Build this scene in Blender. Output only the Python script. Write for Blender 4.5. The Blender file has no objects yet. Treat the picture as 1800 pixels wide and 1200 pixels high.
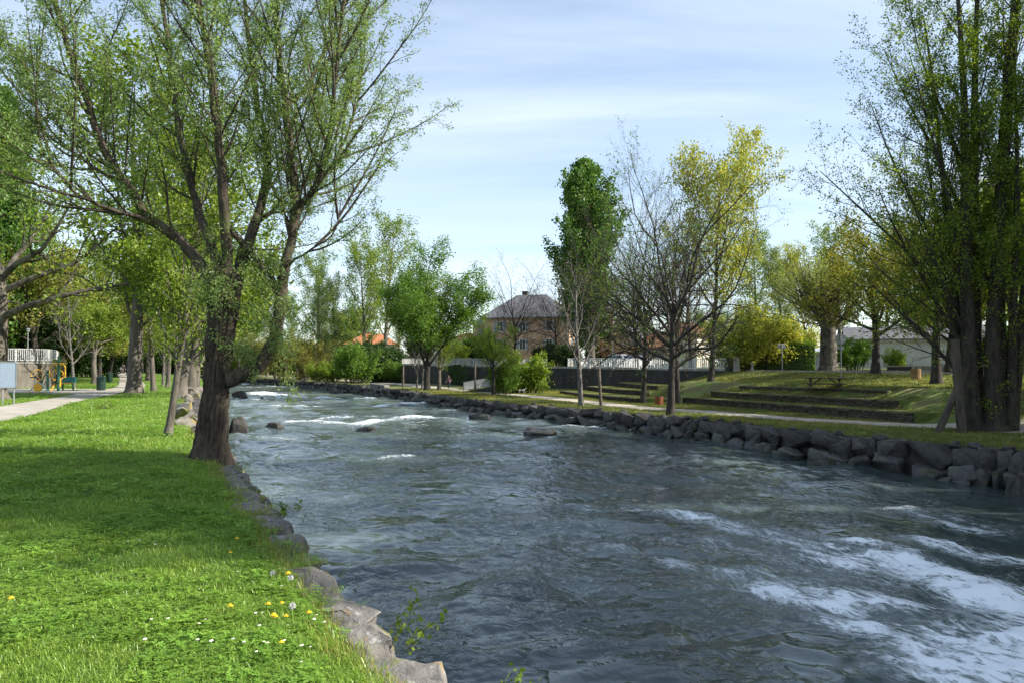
import bpy, bmesh, math, random
import numpy as np
from mathutils import Vector, Matrix, Euler

SC = bpy.context.scene
COL = SC.collection
R_ = math.radians

# ------------------------------------------------------------------ camera
CAMZ, FPX, HOR = 1.70, 1400.0, 645.0
PITCH = math.atan((HOR - 600.0) / FPX)
cam_d = bpy.data.cameras.new('camera')
cam_d.sensor_width = 36.0
cam_d.lens = 36.0 * FPX / 1800.0
cam_d.clip_start, cam_d.clip_end = 0.05, 6000.0
cam = bpy.data.objects.new('camera', cam_d)
COL.objects.link(cam)
cam.location = (0, 0, CAMZ)
cam.rotation_euler = (math.pi / 2 + PITCH, 0, 0)
SC.camera = cam

# ------------------------------------------------------------------ sky, sun, exposure
SUN_AZ, SUN_EL = R_(-8.0), R_(33.0)       # to-sun bearing from +X towards +Y
world = bpy.data.worlds.new('World')
SC.world = world
world.use_nodes = True
wn, wl = world.node_tree.nodes, world.node_tree.links
wn.clear()
w_out = wn.new('ShaderNodeOutputWorld')
w_bg = wn.new('ShaderNodeBackground')
w_bg.inputs['Strength'].default_value = 0.112
w_sky = wn.new('ShaderNodeTexSky')
w_sky.sky_type = 'NISHITA'
w_sky.sun_disc = False
w_sky.sun_elevation = SUN_EL
w_sky.sun_rotation = math.pi / 2 - SUN_AZ
w_sky.altitude = 300.0
w_sky.air_density, w_sky.dust_density, w_sky.ozone_density = 1.0, 0.35, 1.0
w_tc = wn.new('ShaderNodeTexCoord')
w_sep = wn.new('ShaderNodeSeparateXYZ')
wl.new(w_tc.outputs['Generated'], w_sep.inputs[0])
def wmath(op, a, b=None):
    n = wn.new('ShaderNodeMath'); n.operation = op
    for i, v in enumerate((a, b)):
        if v is None: continue
        if isinstance(v, (int, float)): n.inputs[i].default_value = v
        else: wl.new(v, n.inputs[i])
    return n.outputs[0]
zz = wmath('MAXIMUM', w_sep.outputs[2], 0.0)
zz = wmath('ADD', zz, 0.16)
w_comb = wn.new('ShaderNodeCombineXYZ')
wl.new(wmath('DIVIDE', w_sep.outputs[0], zz), w_comb.inputs[0])
wl.new(wmath('DIVIDE', w_sep.outputs[1], zz), w_comb.inputs[1])
w_map = wn.new('ShaderNodeMapping')
w_map.inputs['Rotation'].default_value = (0, 0, R_(14))
w_map.inputs['Scale'].default_value = (0.42, 1.25, 1.0)
w_map.inputs['Location'].default_value = (1.3, 0.55, 0.0)
wl.new(w_comb.outputs[0], w_map.inputs[0])
w_no = wn.new('ShaderNodeTexNoise')
w_no.inputs['Scale'].default_value = 0.9
w_no.inputs['Detail'].default_value = 9.0
w_no.inputs['Roughness'].default_value = 0.56
w_no.inputs['Distortion'].default_value = 0.7
wl.new(w_map.outputs[0], w_no.inputs['Vector'])
w_rmp = wn.new('ShaderNodeValToRGB')
w_rmp.color_ramp.elements[0].position = 0.30
w_rmp.color_ramp.elements[0].color = (0.08, 0.08, 0.08, 1)
w_rmp.color_ramp.elements[1].position = 0.74
w_rmp.color_ramp.elements[1].color = (0.85, 0.85, 0.85, 1)
wl.new(w_no.outputs[0], w_rmp.inputs[0])
w_mix = wn.new('ShaderNodeMixRGB')
wl.new(w_rmp.outputs[0], w_mix.inputs[0])
wl.new(w_sky.outputs[0], w_mix.inputs[1])
w_mix.inputs[2].default_value = (4.8, 5.4, 6.2, 1)
wl.new(w_mix.outputs[0], w_bg.inputs['Color'])
wl.new(w_bg.outputs[0], w_out.inputs['Surface'])

sun_d = bpy.data.lights.new('sun', 'SUN')
sun_d.energy = 5.0
sun_d.angle = R_(0.53)
sun_d.color = (1.0, 0.93, 0.82)
sun = bpy.data.objects.new('sun', sun_d)
COL.objects.link(sun)
to_sun = Vector((math.cos(SUN_AZ) * math.cos(SUN_EL), math.sin(SUN_AZ) * math.cos(SUN_EL), math.sin(SUN_EL)))
sun.rotation_euler = to_sun.to_track_quat('Z', 'Y').to_euler()
sun.location = (60, 0, 60)

SC.view_settings.view_transform = 'Standard'
SC.view_settings.look = 'None'
SC.view_settings.gamma = 1.0
SC.view_settings.use_curve_mapping = False
SC.view_settings.exposure = 1.0
SC.cycles.use_denoising = True
SC.cycles.max_bounces = 8
SC.cycles.diffuse_bounces = 3
SC.cycles.glossy_bounces = 3
SC.cycles.transmission_bounces = 5
SC.cycles.transparent_max_bounces = 6
SC.cycles.caustics_reflective = False
SC.cycles.caustics_refractive = False

# ------------------------------------------------------------------ helpers
def at(px, py, d):
    """world point seen at photo pixel (px, py) at ground distance d"""
    r, u = (px - 900.0) / FPX, (600.0 - py) / FPX
    y = math.cos(PITCH) - u * math.sin(PITCH)
    z = math.sin(PITCH) + u * math.cos(PITCH)
    k = d / y
    return Vector((r * k, d, CAMZ + z * k))

def xat(px, d):
    return (px - 900.0) / FPX * d * 1.0005

rng = np.random.default_rng(7)
random.seed(7)

def _hash(ix, iy, s):
    h = (ix.astype(np.int64) * 374761393 + iy.astype(np.int64) * 668265263 + s * 982451653) & 0x7fffffff
    h = ((h ^ (h >> 13)) * 1274126177) & 0x7fffffff
    h = h ^ (h >> 16)
    return (h & 0xffff) / 65535.0

def vnoise(x, y, s=0):
    x = np.asarray(x, float); y = np.asarray(y, float)
    ix, iy = np.floor(x), np.floor(y)
    fx, fy = x - ix, y - iy
    fx = fx * fx * fx * (fx * (fx * 6 - 15) + 10); fy = fy * fy * fy * (fy * (fy * 6 - 15) + 10)
    ix = ix.astype(np.int64); iy = iy.astype(np.int64)
    a, b = _hash(ix, iy, s), _hash(ix + 1, iy, s)
    c, d = _hash(ix, iy + 1, s), _hash(ix + 1, iy + 1, s)
    return (a + (b - a) * fx) * (1 - fy) + (c + (d - c) * fx) * fy

def fbm(x, y, o=4, s=0, g=0.5):
    t, a, n = 0, 1.0, 0
    for i in range(o):
        t = t + a * vnoise(x * 2 ** i + 17.3 * i, y * 2 ** i - 9.1 * i, s + i); n += a; a *= g
    return t / n

def sstep(a, b, x):
    t = np.clip((x - a) / (b - a), 0, 1)
    return t * t * (3 - 2 * t)

def new_mesh(name, v, f, mats=None, midx=None, smooth=False):
    me = bpy.data.meshes.new(name)
    v = np.asarray(v, dtype=np.float32)
    if isinstance(f, np.ndarray):
        nf, k = f.shape
        me.vertices.add(len(v)); me.vertices.foreach_set('co', v.ravel())
        me.loops.add(nf * k); me.loops.foreach_set('vertex_index', f.astype(np.int32).ravel())
        me.polygons.add(nf); me.polygons.foreach_set('loop_start', np.arange(0, nf * k, k, dtype=np.int32))
        me.update(calc_edges=True)
    else:
        me.from_pydata([tuple(p) for p in v], [], f)
        me.update()
    for m in (mats or []): me.materials.append(m)
    if midx is not None: me.polygons.foreach_set('material_index', np.asarray(midx, np.int32))
    if smooth: me.polygons.foreach_set('use_smooth', np.ones(len(me.polygons), bool))
    return me

def link(name, me, parent=None, loc=(0, 0, 0), rot=(0, 0, 0), scale=(1, 1, 1)):
    o = bpy.data.objects.new(name, me)
    COL.objects.link(o)
    o.location = loc; o.rotation_euler = rot; o.scale = scale
    if parent is not None: o.parent = parent
    return o

def tag(o, label=None, cat=None, group=None, kind=None):
    if label: o['label'] = label
    if cat: o['category'] = cat
    if group: o['group'] = group
    if kind: o['kind'] = kind
    return o

def thing(name, label, cat, loc=(0, 0, 0), rz=0.0, group=None, scale=1.0):
    o = link(name, None, None, loc, (0, 0, rz), (scale,) * 3)
    o.empty_display_size = 0.2
    return tag(o, label, cat, group)

class MB:
    """collects simple solids into one mesh"""
    def __init__(s): s.v, s.f = [], []
    def add(s, v, f):
        o = len(s.v); s.v += [tuple(p) for p in v]; s.f += [tuple(i + o for i in q) for q in f]; return s
    def box(s, c, size, rz=0.0, rx=0.0, ry=0.0, taper=1.0):
        hx, hy, hz = size[0] / 2, size[1] / 2, size[2] / 2
        m = Euler((rx, ry, rz)).to_matrix()
        c = Vector(c); v = []
        for z, k in ((-hz, 1.0), (hz, taper)):
            for x, y in ((-hx, -hy), (hx, -hy), (hx, hy), (-hx, hy)):
                v.append(c + m @ Vector((x * k, y * k, z)))
        return s.add(v, [(3, 2, 1, 0), (4, 5, 6, 7), (0, 1, 5, 4), (1, 2, 6, 5), (2, 3, 7, 6), (3, 0, 4, 7)])
    def tube(s, pts, rad, n=8, cap=True):
        pts = [Vector(p) for p in pts]
        if not isinstance(rad, (list, tuple)): rad = [rad] * len(pts)
        v, f = [], []
        a = None
        for i, p in enumerate(pts):
            t = (pts[min(i + 1, len(pts) - 1)] - pts[max(i - 1, 0)]).normalized()
            if a is None: a = Vector((1, 0, 0)) if abs(t.x) < 0.7 else Vector((0, 1, 0))
            u = t.cross(a).normalized(); w = t.cross(u).normalized(); a = w.cross(t) if False else a
            if abs(t.dot(a)) > 0.95: a = Vector((0, 0, 1)) if abs(t.z) < .8 else Vector((0, 1, 0)); u = t.cross(a).normalized(); w = t.cross(u)
            for k in range(n):
                an = 2 * math.pi * k / n
                v.append(p + (u * math.cos(an) + w * math.sin(an)) * rad[i])
        for i in range(len(pts) - 1):
            for k in range(n):
                f.append((i * n + k, i * n + (k + 1) % n, (i + 1) * n + (k + 1) % n, (i + 1) * n + k))
        if cap:
            f.append(tuple(range(n - 1, -1, -1))); f.append(tuple(range((len(pts) - 1) * n, len(pts) * n)))
        return s.add(v, f)
    def prism(s, poly, z0, z1):
        n = len(poly)
        v = [(p[0], p[1], z0) for p in poly] + [(p[0], p[1], z1) for p in poly]
        f = [tuple(range(n - 1, -1, -1)), tuple(range(n, 2 * n))]
        f += [(i, (i + 1) % n, n + (i + 1) % n, n + i) for i in range(n)]
        return s.add(v, f)
    def lathe(s, prof, n=16, c=(0, 0, 0)):
        v, f = [], []
        for r, z in prof:
            for k in range(n):
                an = 2 * math.pi * k / n
                v.append((c[0] + r * math.cos(an), c[1] + r * math.sin(an), c[2] + z))
        for i in range(len(prof) - 1):
            for k in range(n):
                f.append((i * n + k, i * n + (k + 1) % n, (i + 1) * n + (k + 1) % n, (i + 1) * n + k))
        f.append(tuple(range(n - 1, -1, -1))); f.append(tuple(range((len(prof) - 1) * n, len(prof) * n)))
        return s.add(v, f)
    def torus(s, c, R, r, axis='Z', n=24, m=6):
        v, f = [], []
        for i in range(n):
            a = 2 * math.pi * i / n
            for k in range(m):
                b = 2 * math.pi * k / m
                q = ((R + r * math.cos(b)) * math.cos(a), (R + r * math.cos(b)) * math.sin(a), r * math.sin(b))
                if axis == 'Y': q = (q[0], q[2], q[1])
                if axis == 'X': q = (q[2], q[0], q[1])
                v.append((c[0] + q[0], c[1] + q[1], c[2] + q[2]))
        for i in range(n):
            for k in range(m):
                f.append((i * m + k, ((i + 1) % n) * m + k, ((i + 1) % n) * m + (k + 1) % m, i * m + (k + 1) % m))
        return s.add(v, f)
    def mesh(s, name, m, smooth=False):
        me = new_mesh(name, s.v, s.f, [m], None, smooth)
        bm = bmesh.new(); bm.from_mesh(me); bmesh.ops.recalc_face_normals(bm, faces=bm.faces); bm.to_mesh(me); bm.free()
        return me
    def build(s, name, m, parent=None, loc=(0, 0, 0), rot=(0, 0, 0), smooth=False, bevel=0.0):
        me = s.mesh(name, m, smooth)
        if bevel:
            bm = bmesh.new(); bm.from_mesh(me)
            bmesh.ops.bevel(bm, geom=list(bm.edges), offset=bevel, segments=2, affect='EDGES', profile=0.5)
            bm.to_mesh(me); bm.free()
        return link(name, me, parent, loc, rot)

# ------------------------------------------------------------------ materials
def _nodes(name):
    m = bpy.data.materials.new(name); m.use_nodes = True
    nt = m.node_tree; nt.nodes.clear()
    out = nt.nodes.new('ShaderNodeOutputMaterial')
    return m, nt, nt.nodes, nt.links, out

def ramp(nt, src, stops):
    n = nt.nodes.new('ShaderNodeValToRGB'); cr = n.color_ramp
    while len(cr.elements) < len(stops): cr.elements.new(0.5)
    for e, (p, c) in zip(cr.elements, stops):
        e.position = p; e.color = (c[0], c[1], c[2], 1) if not isinstance(c, (int, float)) else (c, c, c, 1)
    nt.links.new(src, n.inputs[0]); return n.outputs[0]

def noise_tex(nt, vec, scale, detail=5, rough=0.55, dist=0.0, stretch=None):
    if stretch is not None:
        mp = nt.nodes.new('ShaderNodeMapping'); mp.inputs['Scale'].default_value = stretch
        nt.links.new(vec, mp.inputs[0]); vec = mp.outputs[0]
    n = nt.nodes.new('ShaderNodeTexNoise')
    n.inputs['Scale'].default_value = scale; n.inputs['Detail'].default_value = detail
    n.inputs['Roughness'].default_value = rough; n.inputs['Distortion'].default_value = dist
    nt.links.new(vec, n.inputs['Vector']); return n.outputs[0]

def mixc(nt, fac, a, b, mode='MIX'):
    n = nt.nodes.new('ShaderNodeMixRGB'); n.blend_type = mode
    for i, v in enumerate((fac, a, b)):
        if isinstance(v, (int, float)): n.inputs[i].default_value = v
        elif isinstance(v, tuple): n.inputs[i].default_value = (v[0], v[1], v[2], 1)
        else: nt.links.new(v, n.inputs[i])
    return n.outputs[0]

def nmath(nt, op, a, b=None, clamp=False):
    n = nt.nodes.new('ShaderNodeMath'); n.operation = op; n.use_clamp = clamp
    for i, v in enumerate((a, b)):
        if v is None: continue
        if isinstance(v, (int, float)): n.inputs[i].default_value = v
        else: nt.links.new(v, n.inputs[i])
    return n.outputs[0]

def bumpn(nt, h, strength, dist, normal=None):
    b = nt.nodes.new('ShaderNodeBump')
    b.inputs['Strength'].default_value = strength; b.inputs['Distance'].default_value = dist
    nt.links.new(h, b.inputs['Height'])
    if normal is not None: nt.links.new(normal, b.inputs['Normal'])
    return b.outputs[0]

def surf(name, c1, c2, scale=3.0, rough=0.85, bump=0.3, bdist=0.02, bscale=None, coord='Object', stretch=None,
         lo=0.35, hi=0.65, extra=None, metal=0.0, spec=0.3, detail=6, rnd=0.0):
    """two-tone noise material with matching relief; extra: list of (colour, noise scale, threshold lo, hi, stretch)"""
    m, nt, N, L, out = _nodes(name)
    bs = N.new('ShaderNodeBsdfPrincipled')
    tc = N.new('ShaderNodeTexCoord') if coord != 'World' else N.new('ShaderNodeNewGeometry')
    vec = tc.outputs['Position'] if coord == 'World' else tc.outputs[coord]
    n1 = noise_tex(nt, vec, scale, detail, 0.6, 0.3, stretch)
    col = ramp(nt, n1, [(lo, c1), (hi, c2)])
    for (c, s_, a_, b_, st) in (extra or []):
        nz = noise_tex(nt, vec, s_, 5, 0.6, 0.2, st)
        fac = ramp(nt, nz, [(a_, 0.0), (b_, 1.0)])
        col = mixc(nt, fac, col, c)
    if rnd:
        oi = N.new('ShaderNodeObjectInfo')
        hs = N.new('ShaderNodeHueSaturation')
        L.new(nmath(nt, 'MULTIPLY_ADD', oi.outputs['Random'], rnd), hs.inputs['Value'])
        hs.inputs['Value'].links[0].from_node.inputs[2].default_value = 1.0 - rnd / 2
        L.new(col, hs.inputs['Color']); col = hs.outputs[0]
    L.new(col, bs.inputs['Base Color'])
    bs.inputs['Roughness'].default_value = rough
    bs.inputs['Metallic'].default_value = metal
    bs.inputs['Specular IOR Level'].default_value = spec
    if bump:
        nb = noise_tex(nt, vec, bscale or scale * 3, 8, 0.65, 0.2, stretch)
        L.new(bumpn(nt, nb, bump, bdist), bs.inputs['Normal'])
    L.new(bs.outputs[0], out.inputs[0])
    return m

def leafmat(name, c1, c2, trans=0.42, gloss=0.05, c3=None):
    m, nt, N, L, out = _nodes(name)
    g = N.new('ShaderNodeNewGeometry')
    stops = [(0.0, c1), (1.0, c2)] if c3 is None else [(0.0, c1), (0.6, c2), (1.0, c3)]
    col = ramp(nt, g.outputs['Random Per Island'], stops)
    nz = noise_tex(nt, g.outputs['Position'], 0.55, 2, 0.5)
    col = mixc(nt, 1.0, col, ramp(nt, nz, [(0.3, (0.78, 0.8, 0.75)), (0.7, (1.15, 1.12, 1.1))]), 'MULTIPLY')
    df = N.new('ShaderNodeBsdfDiffuse'); tr = N.new('ShaderNodeBsdfTranslucent'); gl = N.new('ShaderNodeBsdfGlossy')
    gl.inputs['Roughness'].default_value = 0.45
    L.new(col, df.inputs[0])
    L.new(mixc(nt, 1.0, col, (1.25, 1.2, 0.55), 'MULTIPLY'), tr.inputs[0])
    gl.inputs[0].default_value = (0.8, 0.85, 0.8, 1)
    a = N.new('ShaderNodeMixShader'); a.inputs[0].default_value = trans
    L.new(df.outputs[0], a.inputs[1]); L.new(tr.outputs[0], a.inputs[2])
    b = N.new('ShaderNodeMixShader'); b.inputs[0].default_value = gloss * .4
    L.new(a.outputs[0], b.inputs[1]); L.new(gl.outputs[0], b.inputs[2])
    L.new(b.outputs[0], out.inputs[0])
    return m

def plain(name, c, rough=0.5, metal=0.0, var=0.12):
    return surf(name, tuple(x * (1 - var) for x in c), tuple(min(1, x * (1 + var)) for x in c), 4.0, rough, 0.08, 0.004, None, 'Object', None, 0.35, 0.65, None, metal, 0.4)

M = {}
M['bark_willow'] = surf('bark_willow', (0.026, 0.021, 0.017), (0.115, 0.09, 0.07), 9.0, 0.95, 1.0, 0.03, 16.0, 'Object', (1, 1, 0.22), 0.32, 0.68, [((0.09, 0.10, 0.045), 1.3, 0.56, 0.72, None)])
M['bark_dark'] = surf('bark_dark', (0.022, 0.019, 0.016), (0.068, 0.06, 0.05), 7.0, 0.95, 0.6, 0.02, 18.0, 'Object', (1, 1, 0.3), 0.35, 0.7, [((0.07, 0.085, 0.035), 0.9, 0.55, 0.75, None)])
M['bark_grey'] = surf('bark_grey', (0.06, 0.052, 0.044), (0.17, 0.15, 0.125), 5.0, 0.95, 0.8, 0.03, 14.0, 'Object', (1, 1, 0.2), 0.32, 0.7)
M['bark_pale'] = surf('bark_pale', (0.045, 0.042, 0.037), (0.17, 0.16, 0.145), 5.0, 0.9, 0.4, 0.01, 14.0, 'Object', (1, 1, 0.8), 0.35, 0.6, [((0.05, 0.045, 0.04), 4.0, 0.58, 0.66, (1, 1, 2.5))])
M['bark_plane'] = surf('bark_plane', (0.04, 0.035, 0.028), (0.13, 0.115, 0.09), 2.2, 0.9, 0.3, 0.01, 9.0, 'Object', None, 0.40, 0.6)
M['twig_red'] = surf('twig_red', (0.10, 0.06, 0.045), (0.2, 0.13, 0.10), 4.0, 0.9, 0.0)

M['leaf_willow'] = leafmat('leaf_willow', (0.12, 0.21, 0.06), (0.21, 0.32, 0.10), 0.5, 0.05, (0.30, 0.40, 0.16))
M['leaf_pale'] = leafmat('leaf_pale', (0.19, 0.25, 0.06), (0.29, 0.35, 0.09), 0.5, 0.03, (0.38, 0.40, 0.13))
M['leaf_fresh'] = leafmat('leaf_fresh', (0.10, 0.17, 0.022), (0.19, 0.275, 0.04), 0.46, 0.04, (0.28, 0.34, 0.06))
M['leaf_poplar'] = leafmat('leaf_poplar', (0.046, 0.111, 0.021), (0.098, 0.195, 0.036), 0.38, 0.05, (0.130, 0.234, 0.046))
M['leaf_green'] = leafmat('leaf_green', (0.065, 0.145, 0.022), (0.13, 0.24, 0.038), 0.44, 0.04, (0.19, 0.30, 0.055))
M['leaf_yellow'] = leafmat('leaf_yellow', (0.24, 0.29, 0.05), (0.38, 0.41, 0.08), 0.45, 0.03, (0.46, 0.44, 0.12))
M['leaf_lime'] = leafmat('leaf_lime', (0.10, 0.17, 0.02), (0.19, 0.28, 0.032), 0.48, 0.05, (0.27, 0.36, 0.05))
M['leaf_olive'] = leafmat('leaf_olive', (0.125, 0.150, 0.031), (0.237, 0.250, 0.050), 0.4, 0.03, (0.300, 0.263, 0.075))
M['leaf_dark'] = leafmat('leaf_dark', (0.018, 0.042, 0.012), (0.04, 0.08, 0.018), 0.25, 0.05, (0.055, 0.10, 0.022))
M['leaf_grey'] = leafmat('leaf_grey', (0.115, 0.172, 0.063), (0.196, 0.265, 0.098), 0.4, 0.04, (0.241, 0.310, 0.127))
M['leaf_brown'] = leafmat('leaf_brown', (0.14, 0.075, 0.045), (0.22, 0.13, 0.08), 0.3, 0.03, (0.2, 0.16, 0.06))
# ------------------------------------------------------------------ the lie of the land
LY = np.array([-40, -10, 0, 2.5, 4.3, 4.9, 6.2, 7.3, 8.5, 10.3, 12.9, 15.4, 20, 26.4, 34, 47.6, 90, 135, 170, 225, 400, 900.])
LX = np.array([22, 6.2, 1.5, .5, -.3, -.65, -1.24, -1.78, -2.3, -3.2, -4.35, -5.45, -7.7, -10.6, -13.6, -18.9, -34, -53, -76, -116, -260, -700.])
RY = np.array([-40, 0, 10, 20, 27.5, 32.5, 39.9, 45.1, 54.5, 61, 71, 90.6, 110, 142, 161, 185, 225, 400, 900.])
RX = np.array([42, 27.5, 23.5, 20, 17.2, 14.2, 11.6, 9.1, 4.2, .2, -4.8, -12.6, -23, -40, -54, -72, -100, -235, -660.])
WY = np.array([-40, 0, 60, 75, 95, 120, 140, 180, 230, 400, 900.])
WX = np.array([113, 81, 32.3, 20.06, 3.7, -16.7, -20, -40, -66, -180, -560.])
PATH_R = [(30, 18), (26, 27), (22, 35), (15.6, 42.1), (13.3, 46.7), (10.9, 50.9), (8.5, 54.6), (4.7, 66), (-1.5, 79), (-7.4, 92), (-14.5, 110), (-27, 134), (-46, 165), (-75, 205)]
PATH_L = [(-12, 4), (-14.5, 14), (-16.2, 22), (-18.6, 29), (-22.8, 40), (-29, 58), (-33, 69), (-46, 96), (-64, 132), (-96, 195), (-135, 262)]
fL = lambda y: np.interp(y, LY, LX)
fR = lambda y: np.interp(y, RY, RX)
fW = lambda y: np.interp(y, WY, WX)
fB = lambda y: np.interp(y, [0, 28, 39.7, 61, 70, 80, 92, 200], [30, 24.5, 20.2, 13.1, 10.5, 8.8, 6, 6])
fU = lambda y: np.interp(y, [0, 28, 46, 58, 70, 79, 92, 200], [38, 30, 23.2, 18.2, 16, 15.8, 9, 9])
water_z = lambda y: np.interp(y, [-40, 25, 45, 60, 80, 100, 130, 200, 900], [-2.45, -2.35, -2.12, -1.97, -1.83, -1.72, -1.52, -1.3, -1.2])
bank_z = lambda y: np.interp(y, [-40, 25, 60, 110, 200, 900], [-1.15, -1.12, -1.08, -0.7, -0.2, 0.3])
road_z = lambda y: np.interp(y, [0, 50, 75, 120, 200, 900], [0.7, 1.0, 1.3, 1.95, 2.3, 3.0])

def land(x, y):
    """ground height on either bank"""
    x = np.asarray(x, float); y = np.asarray(y, float)
    left = 0.12 * (fbm(x * .12 + 40, y * .12, 3, 5) - 0.5) * sstep(2, 14, np.abs(y)) + 0.004 * np.maximum(y - 60, 0) - 0.08 * sstep(1.2, 0.0, fL(y) - x) - .30 * sstep(.42, .02, fL(y) - x)
    b, rz = bank_z(y), road_z(y)
    top = np.minimum(0.48, rz - .5)
    t = np.clip((x - fB(y)) / np.maximum(fU(y) - fB(y), .5), 0, 1)
    t2 = sstep(0, 1, (x - fU(y)) / np.maximum(fW(y) - 1.0 - fU(y), 1.0))
    slope = b + (top - b) * t + (rz - top) * t2
    fade = 1 - sstep(72, 84, y)
    right = np.where(x >= fW(y) - 1e-4, rz, b + (slope - b) * fade)
    right = right + 0.10 * (fbm(x * .2, y * .2, 3, 9) - .5) * sstep(3, 6, x - fR(y)) * (x < fW(y)) * sstep(.5, 3, fW(y) - x)
    return np.where(x < (fL(y) + fR(y)) / 2, left, right)

def lz(x, y): return float(land(np.array([x]), np.array([y]))[0])

# grass ground material
def ground_material():
    m, nt, N, L, out = _nodes('lawn')
    g = N.new('ShaderNodeNewGeometry'); P = g.outputs['Position']
    big = noise_tex(nt, P, 0.16, 4, 0.6)
    mid = noise_tex(nt, P, 1.7, 5, 0.65)
    fine = noise_tex(nt, P, 26.0, 4, 0.7)
    col = ramp(nt, mid, [(0.3, (0.075, 0.15, 0.022)), (0.7, (0.15, 0.25, 0.042))])
    col = mixc(nt, ramp(nt, big, [(0.40, 0.0), (0.68, 0.6)]), col, (0.18, 0.23, 0.06))
    sx = N.new('ShaderNodeSeparateXYZ'); L.new(P, sx.inputs[0])
    # worn, leaf-littered ground under the trees of the far bank
    side = nmath(nt, 'MULTIPLY_ADD', sx.outputs[1], 0.62); side.node.inputs[2].default_value = -30.0
    side = nmath(nt, 'ADD', side, sx.outputs[0])
    side = ramp(nt, nmath(nt, 'MULTIPLY', side, 0.1, True), [(0.0, 0.0), (0.3, 1.0)])
    col = mixc(nt, nmath(nt, 'MULTIPLY', side, .62), col, mixc(nt, mid, (.14, .175, .05), (.24, .255, .095)))
    lit = noise_tex(nt, P, 0.42, 6, 0.7, 0.6)
    litter = ramp(nt, lit, [(0.42, 0.0), (0.58, 0.85)])
    col = mixc(nt, nmath(nt, 'MULTIPLY', litter, side), col, mixc(nt, ramp(nt, fine, [(0.4, 0.0), (0.6, 1.0)]), (0.125, 0.10, 0.06), (0.20, 0.165, 0.10)))
    col = mixc(nt, 1.0, col, ramp(nt, fine, [(0.3, (0.55, 0.6, 0.5)), (0.7, (1.3, 1.3, 1.25))]), 'MULTIPLY')
    bs = N.new('ShaderNodeBsdfPrincipled'); bs.inputs['Roughness'].default_value = 0.95
    bs.inputs['Specular IOR Level'].default_value = 0.1
    L.new(col, bs.inputs['Base Color'])
    L.new(bumpn(nt, fine, 1.0, 0.05), bs.inputs['Normal'])
    L.new(bs.outputs[0], out.inputs[0])
    return m
M['lawn'] = ground_material()
M['bed'] = surf('river_bed', (0.03, 0.03, 0.026), (0.09, 0.082, 0.068), 1.6, 0.95, 0.6, 0.05, 6.0, 'World')

def build_ground():
    ys = np.concatenate([np.linspace(-40, 0, 14), np.linspace(0, 30, 60)[1:], np.linspace(30, 135, 150)[1:], np.geomspace(135, 5000, 45)[1:]])
    tl = np.concatenate([1 - np.geomspace(1, 0.0012, 70), [1.0]])
    rows = []
    for y in ys:
        Lx, Rx, Wx = float(fL(y)), float(fR(y)), float(fW(y))
        Wx = max(Wx, Rx + 6)
        far = 900 + abs(y) * 2
        xl = Lx - far * (1 - tl) ** 1.6
        zl = land(xl, np.full_like(xl, y))
        wz = float(water_z(y)) - 1.0
        xm = np.array([Lx + .04, Lx + .3, Lx + .25 * (Rx - Lx), Lx + .75 * (Rx - Lx), Rx - .3, Rx - .04])
        zm = np.array([wz + .2, wz, wz - .3, wz - .3, wz, wz + .2])
        x1 = np.linspace(Rx, Wx - .02, 46)
        x2 = Wx + .30 + (far - .3) * np.linspace(0, 1, 40) ** 3
        xr = np.concatenate([x1, x2])
        zr = land(xr, np.full_like(xr, y))
        rows.append(np.stack([np.concatenate([xl, xm, xr]), np.full(len(xl) + 6 + len(xr), y), np.concatenate([zl, zm, zr])], 1))
    A = np.array(rows); nr, nc = A.shape[:2]
    i = np.arange(nr - 1)[:, None] * nc + np.arange(nc - 1)[None, :]
    F = np.stack([i, i + 1, i + nc + 1, i + nc], -1).reshape(-1, 4)
    c = np.tile(np.arange(nc - 1), nr - 1); nl = len(tl)
    mi = ((c >= nl - 1) & (c < nl + 6)).astype(int)
    o = link('ground', new_mesh('ground', A.reshape(-1, 3), F, [M['lawn'], M['bed']], mi, True))
    tag(o, 'grassy park ground on both banks with the river bed', 'ground', None, 'structure')
build_ground()

# ------------------------------------------------------------------ paths, road
def resample(pts, step):
    pts = [Vector((p[0], p[1])) for p in pts]
    # Catmull-Rom through the points
    out = []
    for i in range(len(pts) - 1):
        p0, p1, p2, p3 = pts[max(i - 1, 0)], pts[i], pts[i + 1], pts[min(i + 2, len(pts) - 1)]
        n = max(2, int((p2 - p1).length / step))
        for k in range(n):
            t = k / n
            out.append(0.5 * ((2 * p1) + (p2 - p0) * t + (2 * p0 - 5 * p1 + 4 * p2 - p3) * t * t + (3 * p1 - p0 - 3 * p2 + p3) * t ** 3))
    out.append(pts[-1]); return out

def strip(name, pts, width, mat, lift, step=1.0, zf=None, cols=7, wob=0.0):
    P = resample(pts, step); v = []
    for i, p in enumerate(P):
        t = (P[min(i + 1, len(P) - 1)] - P[max(i - 1, 0)]).normalized(); n = Vector((t.y, -t.x))
        for k in range(cols):
            s = (k / (cols - 1) - .5)
            w = width + (wob * (vnoise(i * .7 + 30 * (k > 3), 3.3) - .5) if k in (0, cols - 1) else 0)
            q = p + n * s * w
            v.append((q.x, q.y, (zf(q.x, q.y) if zf else lz(q.x, q.y)) + lift))
    f = [(i * cols + k, i * cols + k + 1, (i + 1) * cols + k + 1, (i + 1) * cols + k) for i in range(len(P) - 1) for k in range(cols - 1)]
    me = new_mesh(name, v, f, [mat], None, True)
    bm = bmesh.new(); bm.from_mesh(me); bmesh.ops.recalc_face_normals(bm, faces=bm.faces)
    if sum(fc.normal.z for fc in bm.faces) < 0: bmesh.ops.reverse_faces(bm, faces=bm.faces)
    bm.to_mesh(me); bm.free()
    return link(name, me)

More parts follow.
